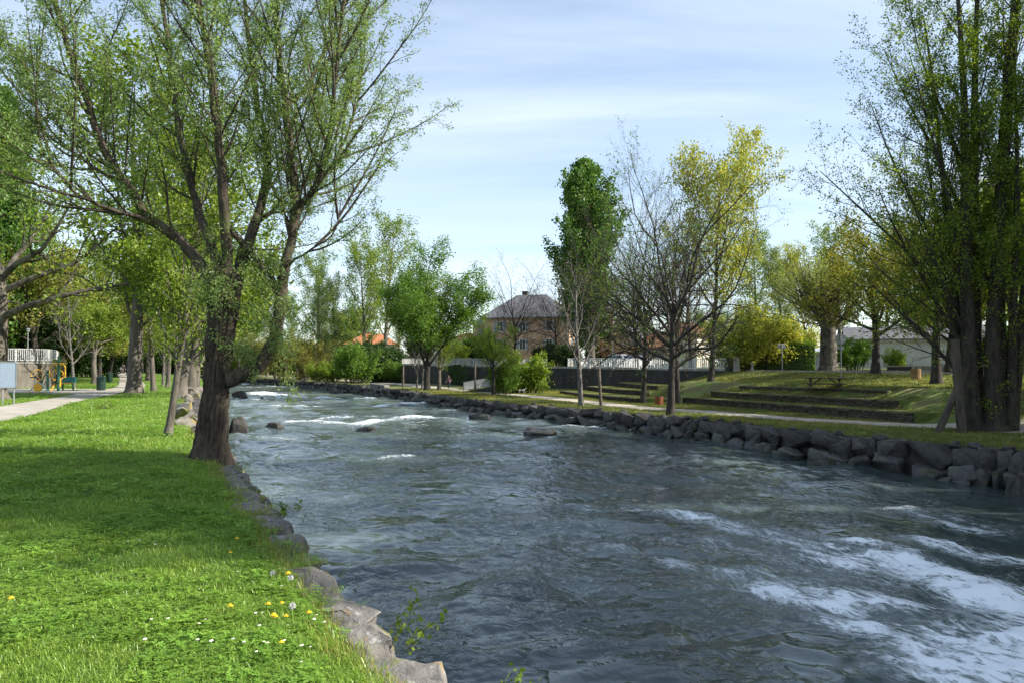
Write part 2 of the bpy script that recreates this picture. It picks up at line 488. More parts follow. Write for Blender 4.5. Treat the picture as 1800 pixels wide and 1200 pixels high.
M['path'] = surf('path_gravel', (0.37, 0.32, 0.26), (0.52, 0.46, 0.38), 1.1, 0.95, 0.5, 0.006, 60.0, 'World', None, 0.3, 0.7, [((0.24, 0.19, 0.13), 0.7, 0.56, 0.75, None)])
M['path_l'] = surf('path_concrete', (0.29, 0.26, 0.215), (0.43, 0.395, 0.335), 0.8, 0.95, 0.4, 0.006, 40.0, 'World', None, 0.3, 0.7, [((0.24, 0.22, 0.17), 0.5, 0.6, 0.8, None)])
M['asphalt'] = surf('asphalt', (0.10, 0.105, 0.115), (0.17, 0.175, 0.185), 0.9, 0.9, 0.4, 0.006, 50.0, 'World')
M['kerb'] = surf('kerb', (0.26, 0.24, 0.21), (0.38, 0.36, 0.33), 2.0, 0.9, 0.3, 0.006, 14.0, 'World')
tag(strip('footpath', PATH_R, 2.9, M['path'], 0.035, 1.0, None, 7, .5), 'pale gravel footpath along the far bank below the terraces', 'path', None, 'structure')
tag(strip('footpath', PATH_L, 2.3, M['path_l'], 0.03, 1.0, None, 7, .3), 'pale path crossing the lawn behind the big willow', 'path', None, 'structure')
# exercise area paving branching off the path
pv = [(-40, 55), (-33, 52.3), (-26.8, 50.8), (-26.2, 52.6), (-28.5, 58.5), (-33, 62.5), (-40, 61.5)]
ex = new_mesh('exercise_paving', [(x, y, lz(x, y) + .022) for x, y in pv], [tuple(range(len(pv)))], [M['path_l']])
tag(link('exercise_paving', ex), 'paved exercise area beside the path', 'paving', None, 'structure')
# road on the far bank (runs behind the railing), kerbs
def off(pts, d):
    out = []
    for i, p in enumerate(pts):
        a, b = Vector(pts[max(i - 1, 0)]), Vector(pts[min(i + 1, len(pts) - 1)])
        t = (b - a).normalized(); out.append((p[0] + t.y * d, p[1] - t.x * d))
    return out
wall_line = [(float(fW(y)), y) for y in (122, 108, 95, 85, 75)]
road_c = [(float(fW(y)) + 4.9, y + 3.6) for y in (122, 108, 95, 85, 75, 66, 56, 46, 36, 20)]
rz_at = lambda x, y: lz(x, y)
tag(strip('road', road_c, 5.6, M['asphalt'], 0.03, 1.5, None, 5), 'grey asphalt road behind the railing and picnic lawn', 'road', None, 'structure')
for d in (-2.95, 2.95):
    P = resample(off(road_c, d), 1.5); mb = MB()
    for i in range(len(P) - 1):
        a, b = P[i], P[i + 1]; mid = (a + b) / 2; t = b - a
        mb.box((mid.x, mid.y, lz(mid.x, mid.y) + .05), (t.length * .995, .16, .2), math.atan2(t.y, t.x))
    tag(mb.build('kerb', M['kerb']), 'low concrete kerb along the %s edge of the road' % ('river' if d > 0 else 'house'), 'kerb', None, 'structure')

# ------------------------------------------------------------------ the river
FOAM = []   # (x, y, radius along flow, radius across, strength)
def foam_px(px, py, ra, rc, s):
    d = 40.0
    for _ in range(8): d = (CAMZ - float(water_z(d))) * FPX / (py - HOR)
    FOAM.append((xat(px, d), d, ra, rc, s))
for a in [(1040, 890, 1.6, .35, .42), (1130, 897, 1.4, .35, .45), (1230, 912, 1.5, .45, .72), (1310, 930, 1.4, .5, .62), (1400, 955, 1.3, .5, .6),
          (1090, 975, .9, .3, .48), (1170, 995, .9, .3, .5), (1270, 1015, 1.0, .3, .52),
          (1460, 985, 1.3, .6, .78), (1560, 985, 1.2, .6, .95), (1650, 1015, 1.3, .7, 1.0), (1740, 1050, 1.2, .7, 1.05), (1800, 1075, 1.2, .7, 1.05),
          (1500, 955, 1.6, .3, .7), (1640, 960, 1.5, .35, .7), (1740, 975, 1.3, .3, .66),
          (1350, 1045, .8, .4, .78), (1440, 1060, .9, .45, .85), (1530, 1070, .8, .4, .7), (1480, 1110, .8, .35, .8), (1560, 1130, .9, .5, .7),
          (1590, 1160, .9, .5, .85), (1680, 1150, 1.0, .6, .9), (1760, 1140, 1.0, .6, .9), (1640, 1190, .9, .5, .95), (1740, 1190, 1., .6, 1.0), (1800, 1180, 1., .6, .95),
          (1850, 1120, 1.4, .9, 1.0), (1950, 1150, 2, 1.2, .95), (2100, 1180, 2, 1.5, .9),
          (1500, 880, 2.0, .25, .4), (1620, 905, 2.0, .3, .45), (1380, 870, 2.0, .3, .35), (1740, 930, 1.4, .4, .5),
          (1500, 1000, 3.2, 1.6, .46), (1250, 960, 2.4, 1.1, .40), (1750, 1150, 2.6, 1.6, .5), (1650, 905, 3.2, .8, .40), (1060, 930, 2.0, .8, .34), (1380, 1040, 2.2, .9, .42)]:
    foam_px(*a)
CREST = []  # broken white lines across the stream: (x0, y0, x1, y1, half-width, strength)
def crest_px(px0, py0, px1, py1, w, s):
    q = []
    for px, py in ((px0, py0), (px1, py1)):
        d = 60.0
        for _ in range(12): d = (CAMZ - float(water_z(d))) * FPX / (py - HOR)
        q += [xat(px, d), d]
    CREST.append(tuple(q) + (w, s))
for a in [(520, 739, 640, 744, .9, .75), (640, 741, 740, 733, .8, .72), (740, 733, 800, 737, .6, .6), (560, 735, 700, 731, .5, .6),
          (440, 690, 490, 694, 1.2, .7), (450, 688, 520, 697, .8, .6), (560, 699, 640, 701, 1.2, .95), (660, 712, 760, 710, .8, .75), (480, 712, 640, 713, .5, .5),
          (420, 765, 520, 772, .3, .3), (640, 776, 760, 770, .3, .3), (640, 803, 720, 800, .35, .42), (560, 815, 640, 806, .3, .45), (840, 735, 930, 735, .3, .35), (980, 748, 1060, 752, .3, .4), (410, 700, 470, 703, .6, .6), (425, 679, 520, 680, .8, .5)]:
    crest_px(*a)

def build_river():
    ys = np.concatenate([np.linspace(-30, 6, 20), np.geomspace(6, 42, 380)[1:], np.geomspace(42, 400, 330)[1:]])
    nc = 330
    u = np.linspace(0, 1, nc)
    Y = np.repeat(ys[:, None], nc, 1)
    Lx, Rx = fL(ys) - .25, fR(ys) + .25
    X = Lx[:, None] + (Rx - Lx)[:, None] * u[None, :]
    a = X * .47 - Y * .88                 # downstream
    b = X * .88 + Y * .47                 # across
    wx = 1.6 * (fbm(a * .25, b * .25, 3, 31) - .5); wy = 1.6 * (fbm(a * .25 + 9, b * .25, 3, 37) - .5)
    foam = np.zeros_like(X)
    aw, bw = a + wx * .9, b + wy * .9
    for (fx, fy, ra, rc, s) in FOAM:
        fa, fb = fx * .47 - fy * .88, fx * .88 + fy * .47
        foam = np.maximum(foam, .78 * s * np.exp(-((aw - fa) / (ra * 1.15)) ** 2 - ((bw - fb) / (rc * 1.5 + .12)) ** 2))
    cre = np.zeros_like(X)
    for (x0, y0, x1, y1, w, s) in CREST:
        dx, dy = x1 - x0, y1 - y0; ln = math.hypot(dx, dy)
        t = np.clip(((X - x0) * dx + (Y - y0) * dy) / ln ** 2, 0, 1)
        qx, qy = X - (x0 + t * dx), Y - (y0 + t * dy)
        dd = np.hypot(qx, qy) + (fbm(X * .9, Y * .5, 3, 77) - .5) * w * 1.6
        cre = np.maximum(cre, s * np.exp(-(dd / w) ** 2) * (.35 + .95 * fbm(X * 1.1, Y * .6, 3, 71)))
    near = sstep(45, 14, Y)
    rid = 1 - np.abs(2 * fbm((a + wx) * .9, (b + wy) * 1.9, 4, 3) - 1)       # ridged, drawn out downstream
    rid2 = 1 - np.abs(2 * fbm((a + wx * .6) * 2.6, (b + wy * .6) * 4.2, 3, 13) - 1)
    fm = foam * (.50 + .5 * rid ** 2)
    edge = sstep(1.2, .25, np.minimum(X - Lx[:, None], Rx[:, None] - X)) * .35 * fbm(X * 1.5, Y * 1.5, 3, 19)
    F = np.clip(np.maximum(np.maximum(fm * 1.05, cre), edge), 0, 1.2)
    rough = .75 + .7 * np.clip(foam, 0, 1) + .5 * cre
    bow = sstep(.2, .6, fbm(X * .06, Y * .05, 2, 91))
    Z = (fbm((a + wx) * .42, (b + wy) * .30, 2, 41) - .5) * .42 * rough * (.6 + .6 * bow)
    Z += (fbm((a + wx) * 1.1, (b + wy) * .85, 2, 47) - .5) * .19 * rough
    Z += (1 - np.abs(2 * fbm((a + wx) * 3.2, (b + wy) * 2.2, 2, 53) - 1) - .5) * .045 * rough * (1 - .6 * sstep(30, 70, Y))
    Z += rid * np.clip(foam, 0, 1) * .13 + np.clip(cre, 0, 1) * .16 + rid2 * np.clip(foam, 0, 1) * .05
    Z += water_z(Y)
    V = np.stack([X, Y, Z], -1).reshape(-1, 3)
    nr = len(ys)
    i = np.arange(nr - 1)[:, None] * nc + np.arange(nc - 1)[None, :]
    Fc = np.stack([i, i + 1, i + nc + 1, i + nc], -1).reshape(-1, 4)
    me = new_mesh('river_water', V, Fc, None, None, True)
    at_ = me.attributes.new('foam', 'FLOAT', 'POINT'); at_.data.foreach_set('value', F.ravel().astype(np.float32))
    tur_refl = np.clip(np.maximum(sstep(.05, .8, foam) * .9, cre * .8) + .45 * sstep(30, 80, Y) + .30 * sstep(.45, .75, fbm(aw * .16, bw * .3, 3, 33)), 0, 1)  # aerated near foam; upstream lightening also puts sky reflection into the colour
    at_ = me.attributes.new('aer_refl', 'FLOAT', 'POINT'); at_.data.foreach_set('value', tur_refl.ravel().astype(np.float32))
    m, nt, N, L, out = _nodes('water')
    g = N.new('ShaderNodeNewGeometry'); P = g.outputs['Position']
    mp = N.new('ShaderNodeMapping'); mp.inputs['Rotation'].default_value = (0, 0, R_(62)); L.new(P, mp.inputs[0]); Pf = mp.outputs[0]
    fa = N.new('ShaderNodeAttribute'); fa.attribute_name = 'foam'
    ae = N.new('ShaderNodeAttribute'); ae.attribute_name = 'aer_refl'
    def lace(scale, det, dist, st):
        q = noise_tex(nt, Pf, scale, det, 0.62, dist, st)
        q = nmath(nt, 'ABSOLUTE', nmath(nt, 'SUBTRACT', q, .5))
        return nmath(nt, 'SUBTRACT', 1.0, nmath(nt, 'MULTIPLY', q, 5.0), True)
    l1 = lace(1.7, 5, 1.6, (.40, 1.0, 1)); l2 = lace(5.0, 5, 1.4, (.42, 1.0, 1)); l3 = noise_tex(nt, Pf, 19.0, 5, 0.72, 0.8, (.45, 1.0, 1))
    lc = nmath(nt, 'MULTIPLY', l1, .40); q = nmath(nt, 'MULTIPLY_ADD', l2, .33); L.new(lc, q.node.inputs[2]); q2 = nmath(nt, 'MULTIPLY_ADD', l3, .40); L.new(q, q2.node.inputs[2])
    # mask decides how much of the lace closes up into white water
    f2 = nmath(nt, 'ADD', q2, nmath(nt, 'MULTIPLY', fa.outputs['Fac'], 1.05))
    fm_ = N.new('ShaderNodeMapRange'); fm_.inputs['From Min'].default_value = .95; fm_.inputs['From Max'].default_value = 1.28; L.new(f2, fm_.inputs['Value'])
    fac = nmath(nt, 'POWER', fm_.outputs[0], 1.25, True)
    fac = mixc(nt, 1.0, fac, ramp(nt, fa.outputs['Fac'], [(.06, 0.0), (.28, 1.0)]), 'MULTIPLY')
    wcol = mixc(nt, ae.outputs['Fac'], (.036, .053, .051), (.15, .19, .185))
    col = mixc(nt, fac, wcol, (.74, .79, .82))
    bs = N.new('ShaderNodeBsdfPrincipled')
    L.new(col, bs.inputs['Base Color'])
    L.new(ramp(nt, fac, [(0, .06), (.6, .7)]), bs.inputs['Roughness'])
    bs.inputs['IOR'].default_value = 1.33
    r1 = noise_tex(nt, Pf, 3.6, 3, 0.5, 0.9, (.8, 1.0, 1))
    r2 = noise_tex(nt, Pf, 12.0, 3, 0.5, 0.5, (.8, 1.0, 1))
    calm = ramp(nt, noise_tex(nt, Pf, .33, 3, .6, .8, (.6, 1.0, 1)), [(.40, .06), (.62, 1.0)])
    r1 = nmath(nt, 'MULTIPLY', r1, calm); r2 = nmath(nt, 'MULTIPLY', r2, calm)
    nb = bumpn(nt, r1, 0.75, 0.13)
    nb = bumpn(nt, r2, 0.30, 0.03, nb)
    nb = bumpn(nt, fac, 0.6, 0.05, nb)
    L.new(nb, bs.inputs['Normal'])
    L.new(bs.outputs[0], out.inputs[0])
    me.materials.append(m)
    o = link('river', me)
    tag(o, 'fast grey-green river with white rapids', 'river', None, 'structure')
build_river()
# ------------------------------------------------------------------ boulders and stone embankments
M['rock'] = surf('rock', (0.03, 0.029, 0.028), (0.105, 0.10, 0.095), 3.2, 0.9, 0.7, 0.03, 9.0, 'Object', None, 0.3, 0.7,
                 [((0.16, 0.155, 0.145), 6.0, 0.60, 0.72, None), ((0.10, 0.07, 0.035), 2.0, 0.62, 0.75, None), ((0.10, 0.115, 0.045), 1.4, 0.60, 0.74, None)], 0.0, 0.25, 8, 0.5)
M['rock_pale'] = surf('rock_pale', (0.10, 0.092, 0.083), (0.25, 0.235, 0.21), 2.6, 0.92, 1.0, 0.035, 8.0, 'Object', None, 0.3, 0.7,
                 [((0.34, 0.33, 0.30), 7.0, 0.58, 0.70, None), ((0.27, 0.16, 0.045), 1.9, 0.54, 0.62, None), ((0.15, 0.16, 0.045), 1.5, 0.53, 0.62, None), ((0.06, 0.05, 0.045), 9.0, 0.66, 0.74, None)], 0.0, 0.25, 8, 0.35)
M['rock_wet'] = surf('rock_wet', (0.03, 0.03, 0.03), (0.10, 0.098, 0.09), 3.0, 0.45, 0.7, 0.03, 9.0, 'Object', None, 0.3, 0.7, [((0.06, 0.07, 0.03), 1.8, 0.55, 0.7, None)])

def rock_mesh(name, seed, mat, sub=2, box=(1, 1, 1), npts=16, rounded=False):
    r = random.Random(seed); bm = bmesh.new()
    for _ in range(npts):
        p = Vector((r.uniform(-1, 1), r.uniform(-1, 1), r.uniform(-1, 1)))
        m = max(abs(p.x), abs(p.y), abs(p.z)); p = p / m * r.uniform(.78, 1.0)
        if p.length > 1.38: p *= 1.38 / p.length
        if rounded: p = p.normalized() * r.uniform(.88, 1.05)
        bm.verts.new((p.x * .5 * box[0], p.y * .5 * box[1], p.z * .5 * box[2]))
    bmesh.ops.convex_hull(bm, input=bm.verts)
    loose = [v for v in bm.verts if not v.link_faces]
    if loose: bmesh.ops.delete(bm, geom=loose, context='VERTS')
    bmesh.ops.bevel(bm, geom=list(bm.edges), offset=.055, segments=2, affect='EDGES', profile=0.6, clamp_overlap=True)
    bmesh.ops.remove_doubles(bm, verts=bm.verts, dist=.02)
    bmesh.ops.triangulate(bm, faces=bm.faces)
    for _ in range(sub):
        long = [e for e in bm.edges if e.calc_length() > .11 * (1.6 if sub < 2 else 1)]
        if long: bmesh.ops.subdivide_edges(bm, edges=long, cuts=1, use_grid_fill=True)
        bmesh.ops.triangulate(bm, faces=bm.faces)
    bm.normal_update()
    from mathutils import noise as mn
    o = Vector((seed * 3.1, seed * 1.7, 0))
    for v in bm.verts:
        d = mn.noise(v.co * 2.6 + o) * .075 + mn.noise(v.co * 6.5 + o) * .038 + mn.noise(v.co * 15 + o) * .016
        v.co += v.normal * d
    me = bpy.data.meshes.new(name); bm.to_mesh(me); bm.free()
    me.materials.append(mat)
    me.polygons.foreach_set('use_smooth', np.ones(len(me.polygons), bool))
    try: me.set_sharp_from_angle(angle=R_(38))
    except Exception: pass
    return me
ROCKS = [rock_mesh('rock_far', 100 + i, M['rock'], 1, (1, 1, 1), 15 + i % 4) for i in range(9)]
ROCKS_L = [rock_mesh('rock_low', 100 + i, M['rock_wet'], 1, (1, 1, 1), 15 + i % 4) for i in range(9)]
ROCKS_P = [rock_mesh('rock_near', 200 + i, M['rock_pale'], 3, (1, 1, 1), 14 + i % 4) for i in range(8)]
ROCKS_W = [rock_mesh('rock_wet', 300 + i, M['rock_wet'], 2, (1, 1, 1), 26, True) for i in range(4)]
ROCKS_R = [rock_mesh('river_boulder', 400 + i, M['rock'], 2, (1, 1, 1), 22, True) for i in range(4)]

def lay(parent, meshes, x, y, z, sx, sy, sz, rz, tilt=.25, name='stone'):
    return link(name, random.choice(meshes), parent, (x, y, z), (random.uniform(-tilt, tilt), random.uniform(-tilt, tilt), rz + random.uniform(-.25, .25)), (sx, sy, sz))

er = thing('stone_embankment', 'long dark boulder embankment lining the far bank of the river', 'embankment')
y = 12.0
while y < 168:
    t = Vector((float(fR(y + 1) - fR(y - 1)), 2.0)).normalized(); n = Vector((t.y, -t.x)); ang = math.atan2(t.y, t.x)
    L_ = random.choice((random.uniform(.6, 1.0), random.uniform(1.0, 1.7), random.uniform(1.2, 2.1))); wz, bz = float(water_z(y)), float(bank_z(y))
    h = bz - wz
    cx, cy = float(fR(y)), y
    s = h * random.uniform(.5, .78)
    lay(er, ROCKS, cx - n.x * .20, cy - n.y * .20, bz - s * .5 + random.uniform(-.08, .06), L_ * 1.12, random.uniform(.8, 1.15), s * 1.2, ang, .16)
    lay(er, ROCKS_L, cx - n.x * .55, cy - n.y * .55, wz + .10 + random.uniform(-.12, .1), L_ * random.uniform(.85, 1.15), random.uniform(.8, 1.2), h * .75, ang)
    if random.random() < .5:
        k = random.uniform(.4, .6)
        lay(er, ROCKS_L, cx - n.x * .95 + t.x * .5, cy - n.y * .95 + t.y * .5, wz + random.uniform(-.1, .05), k * 1.3, k, k * .8, ang)
    if random.random() < .4:
        k = random.uniform(.3, .5)
        lay(er, ROCKS, cx - n.x * .05 + t.x * .6, cy - n.y * .05 + t.y * .6, bz + .02, k * 1.3, k, k * .7, ang)
    y += L_ * t.y * .93
# small concrete outfall block that stands on the boulders where the bushes begin
mb = MB(); mb.box((0, 0, 0), (3.4, .9, 2.0), 0, 0, 0, .92)
tag(mb.build('concrete_block', surf('old_concrete', (.12, .115, .105), (.24, .23, .21), 2.0, .95, .5, .02), None, (-16.2, 97.5, -1.35), (0, 0.06, R_(-48)), bevel=.06), 'weathered concrete block standing among boulders beside the upstream bushes', 'block')

el = thing('stone_embankment', 'pale lichen-spotted stone edging along the near grassy bank', 'embankment')
y = 2.2
while y < 62:
    t = Vector((float(fL(y + .4) - fL(y - .4)), .8)).normalized(); n = Vector((t.y, -t.x)); ang = math.atan2(t.y, t.x)
    near = y < 18
    L_ = random.uniform(.55, 1.0) if near else random.uniform(.9, 1.5)
    wz = float(water_z(y)); cx = float(fL(y)); ms = ROCKS_P if near else ROCKS
    ex_ = -.16 if near else 0
    gz = -.09
    sx = random.uniform(.46, .66)
    hh = random.uniform(.3, .42)
    lay(el, ms, cx + n.x * (.06 + ex_), y + n.y * (.06 + ex_), gz - hh * .5 + random.uniform(.02, .07), L_ * 1.12, sx, hh, ang, .10)
    zc = gz - hh
    k = 0
    while zc > wz - .1:
        k += 1
        h2 = random.uniform(.45, .7)
        lay(el, ms, cx + n.x * (-.02 + .07 * k) + t.x * random.uniform(-.3, .3), y + n.y * (-.02 + .07 * k) + t.y * random.uniform(-.3, .3), zc - h2 * .45, L_ * random.uniform(1.0, 1.3), random.uniform(.6, .85), h2 * 1.15, ang, .12)
        zc -= h2 * .9
    y += L_ * t.y * .92
# rubble heap at the foot of the trees upstream on the near bank
for i, (px, py, s) in enumerate([(321, 696, .9), (334, 694, 1.25), (345, 690, 1.1), (352, 685, .9), (318, 700, .55), (330, 702, .5), (343, 701, .6), (338, 732, .9), (335, 738, .7), (346, 718, .8), (330, 742, .6)]):
    d = CAMZ * FPX / (py + 2 - HOR)
    x = min(xat(px, d), float(fL(d)) - .3)
    lab = ['small grey stone in the rubble heap below the twin tree trunks', 'largest pale stone of the rubble heap below the twin tree trunks', 'round pale stone of the rubble heap beside the dark trunk', 'farthest stone of the rubble heap below the twin tree trunks',
           'low stone at the grass end of the rubble heap', 'flat stone in front of the rubble heap', 'small stone at the river end of the rubble heap', 'flat grey slab at the water edge behind the willow', 'low slab nearest the willow at the water edge', 'grey slab at the water edge upstream of the willow', 'small slab touching the grass beside the willow trunk'][i]
    o = link('stone', ROCKS_P[i % 8], None, (x, d, lz(x, d) + s * .18), (.1 * i, .07 * i, i * 1.3), (s * 1.2, s, s * (.8 if i < 7 else .4)))
    tag(o, lab, 'stone', 'loose stones on the near bank')
# rocks standing in the stream
for px, py, w, h, lab, ms in [(418, 757, 34, 24, 'big grey boulder in the water just upstream of the willow trunk', ROCKS_R), (482, 753, 36, 10, 'flat dark wet rock breaking the surface beside the big grey boulder', ROCKS_W),
                              (420, 700, 30, 12, 'low rounded boulder in the upstream rapids near the willow trunk', ROCKS_R), (461, 700, 6, 3, 'tiny dark rock tip in the upstream rapids', ROCKS_W),
                              (950, 765, 62, 16, 'broad brown rock surfacing in mid river below the pale bare tree', ROCKS_W), (846, 736, 44, 10, 'smooth wet rock awash in mid river upstream of the broad one', ROCKS_W),
                              (641, 757, 40, 6, 'dark rock just awash below the white rapids', ROCKS_W), (586, 690, 18, 9, 'pale rock at the foot of the upstream bushes', ROCKS_R), (613, 690, 12, 15, 'upright pale rock beside the concrete block', ROCKS_R),
                              (645, 700, 14, 5, 'small flat pale rock off the far embankment', ROCKS_R), (762, 711, 36, 9, 'dark rock at the foot of the far embankment', ROCKS_W), (1796, 868, 44, 36, 'pale boulder in the water under the shady embankment', ROCKS_R), (528, 681, 12, 4, 'small grey rock upstream beside the overhanging willows', ROCKS_R)]:
    d = 50.0
    for _ in range(14): d = (CAMZ - float(water_z(d))) * FPX / (py - HOR)
    s = d / FPX; x = xat(px, d)
    o = link('river_rock', random.choice(ms), None, (x, d + w * s * .3, float(water_z(d)) + h * s * .18), (random.uniform(-.2, .2), random.uniform(-.2, .2), random.uniform(-.4, .4)), (w * s * 1.12, w * s * .8, h * s * 1.75 + .15))
    tag(o, lab, 'rock', 'rocks in the river')

# ------------------------------------------------------------------ stone terraces with grass treads
M['stone_a'] = surf('terrace_stone', (0.04, 0.034, 0.027), (0.115, 0.098, 0.078), 3.0, 0.95, 0.7, 0.02, 12.0, 'Object', None, 0.3, 0.7, [((0.10, 0.11, 0.045), 1.2, 0.52, 0.68, None)], 0, .2, 6, .6)
M['mortar'] = surf('mortar', (0.05, 0.045, 0.035), (0.10, 0.09, 0.07), 3.0, 0.95, 0.5, 0.02, 10.0, 'Object')
def block_mesh(seed):
    r = random.Random(seed); mb = MB(); mb.box((0, 0, 0), (1, 1, 1))
    me = mb.mesh('terrace_stone', M['stone_a']); bm = bmesh.new(); bm.from_mesh(me)
    for v in bm.verts: v.co += Vector((r.uniform(-.04, .04), r.uniform(-.09, .09), r.uniform(-.1, .1)))
    bmesh.ops.bevel(bm, geom=list(bm.edges), offset=.07, segments=1, affect='EDGES')
    bm.to_mesh(me); bm.free(); return me
BLOCKS = [block_mesh(i) for i in range(8)]
TERR = []
def terrace(p0, p1, zb, h, dep, label, back_n, courses=4, bow=0.0):
    root = thing('terrace_wall', label, 'wall', (p0[0], p0[1], zb), 0, 'stone terrace walls')
    a, b = Vector(p0), Vector(p1); n_ = max(1, int((b - a).length / 1.5)); bk = Vector(back_n).normalized()
    line = [a + (b - a) * (i / n_) - bk * bow * math.sin(math.pi * i / n_) for i in range(n_ + 1)]
    core = MB(); tread = []; TERR.append((a, b, bk, dep, zb + h, bow))
    for i in range(n_):
        q0, q1 = line[i], line[i + 1]; m = (q0 + q1) / 2 - a; t = q1 - q0
        core.box((m.x + bk.x * .2, m.y + bk.y * .2, h / 2 - .25), (t.length - .16, .26, h + .46), math.atan2(t.y, t.x))
    core.build('core', M['mortar'], root)
    for c in range(courses):
        ch = h / courses; s = -random.uniform(0, .2); tot = (b - a).length
        while s < tot:
            l = random.uniform(.28, .75)
            s0, s1 = max(s, 0), min(s + l, tot)
            if s1 - s0 > .08:
                u = (s0 + s1) / 2 / tot; i = min(int(u * n_), n_ - 1); k = u * n_ - i
                q = line[i] + (line[i + 1] - line[i]) * k - a; t = line[i + 1] - line[i]
                top = c == courses - 1
                link('stone', BLOCKS[random.randrange(8)], root, (q.x + bk.x * .05 + random.uniform(-.015, .015), q.y + bk.y * .05, ch * (c + .5)),
                     (random.uniform(-.02, .02), 0, math.atan2(t.y, t.x) + (math.pi if random.random() < .5 else 0)), (s1 - s0 - .015, .42 if top else .30, ch - .012))
            s += l
    # grass tread behind the wall
    v = []; nn = len(line); K = 6
    for q in line:
        for k in range(K):
            r = q + bk * (.06 + (dep - .06) * k / (K - 1))
            v.append((r.x, r.y, zb + h - .02 + .03 * (random.random() - .3)))
    for q in line:
        v.append((q.x + bk.x * .06, q.y + bk.y * .06, zb - .3)); 
    f = [(i * K + k, (i + 1) * K + k, (i + 1) * K + k + 1, i * K + k + 1) for i in range(nn - 1) for k in range(K - 1)]
    for e in (0, nn - 1):
        base = len(v); ids = [e * K + k for k in range(K)]
        lo = []
        for k in range(K):
            x_, y_, z_ = v[e * K + k]; v.append((x_, y_, min(z_ - .05, lz(x_, y_) - .1))); lo.append(base + k)
        f += [(ids[k], ids[k + 1], lo[k + 1], lo[k]) for k in range(K - 1)]
    me = new_mesh('terrace_lawn', v, f, [M['lawn']], None, True)
    bm = bmesh.new(); bm.from_mesh(me); bmesh.ops.recalc_face_normals(bm, faces=bm.faces); 
    if sum(fc.normal.z * fc.calc_area() for fc in bm.faces) < 0: bmesh.ops.reverse_faces(bm, faces=bm.faces)
    bm.to_mesh(me); bm.free()
    tag(link('terrace_lawn', me), None, None, None, 'structure')['label'] = 'grass tread behind the ' + label
BN = (.95, .31)
terrace((19.9, 39.6), (13.1, 61), -1.10, .54, 2.6, 'lowest and longest stone terrace wall below the picnic table', BN)
terrace((20.9, 43.2), (15.0, 60), -.62, .52, 2.4, 'middle stone terrace wall below the picnic table', BN)
terrace((22.0, 46.6), (16.9, 59), -.16, .52, 2.6, 'top stone terrace wall nearest the picnic table', BN)
BN2 = (.98, -.2)
terrace((9.6, 60.5), (4.9, 80), -1.08, .45, 3.0, 'lowest terrace wall of the small set beside the concrete wall', BN2, 3, .6)
terrace((11.2, 65.5), (7.8, 83), -.66, .42, 2.8, 'middle terrace wall of the small set beside the concrete wall', BN2, 3, .5)
terrace((12.4, 68), (11.2, 83), -.27, .42, 2.4, 'top terrace wall of the small set beside the concrete wall', BN2, 3, .4)
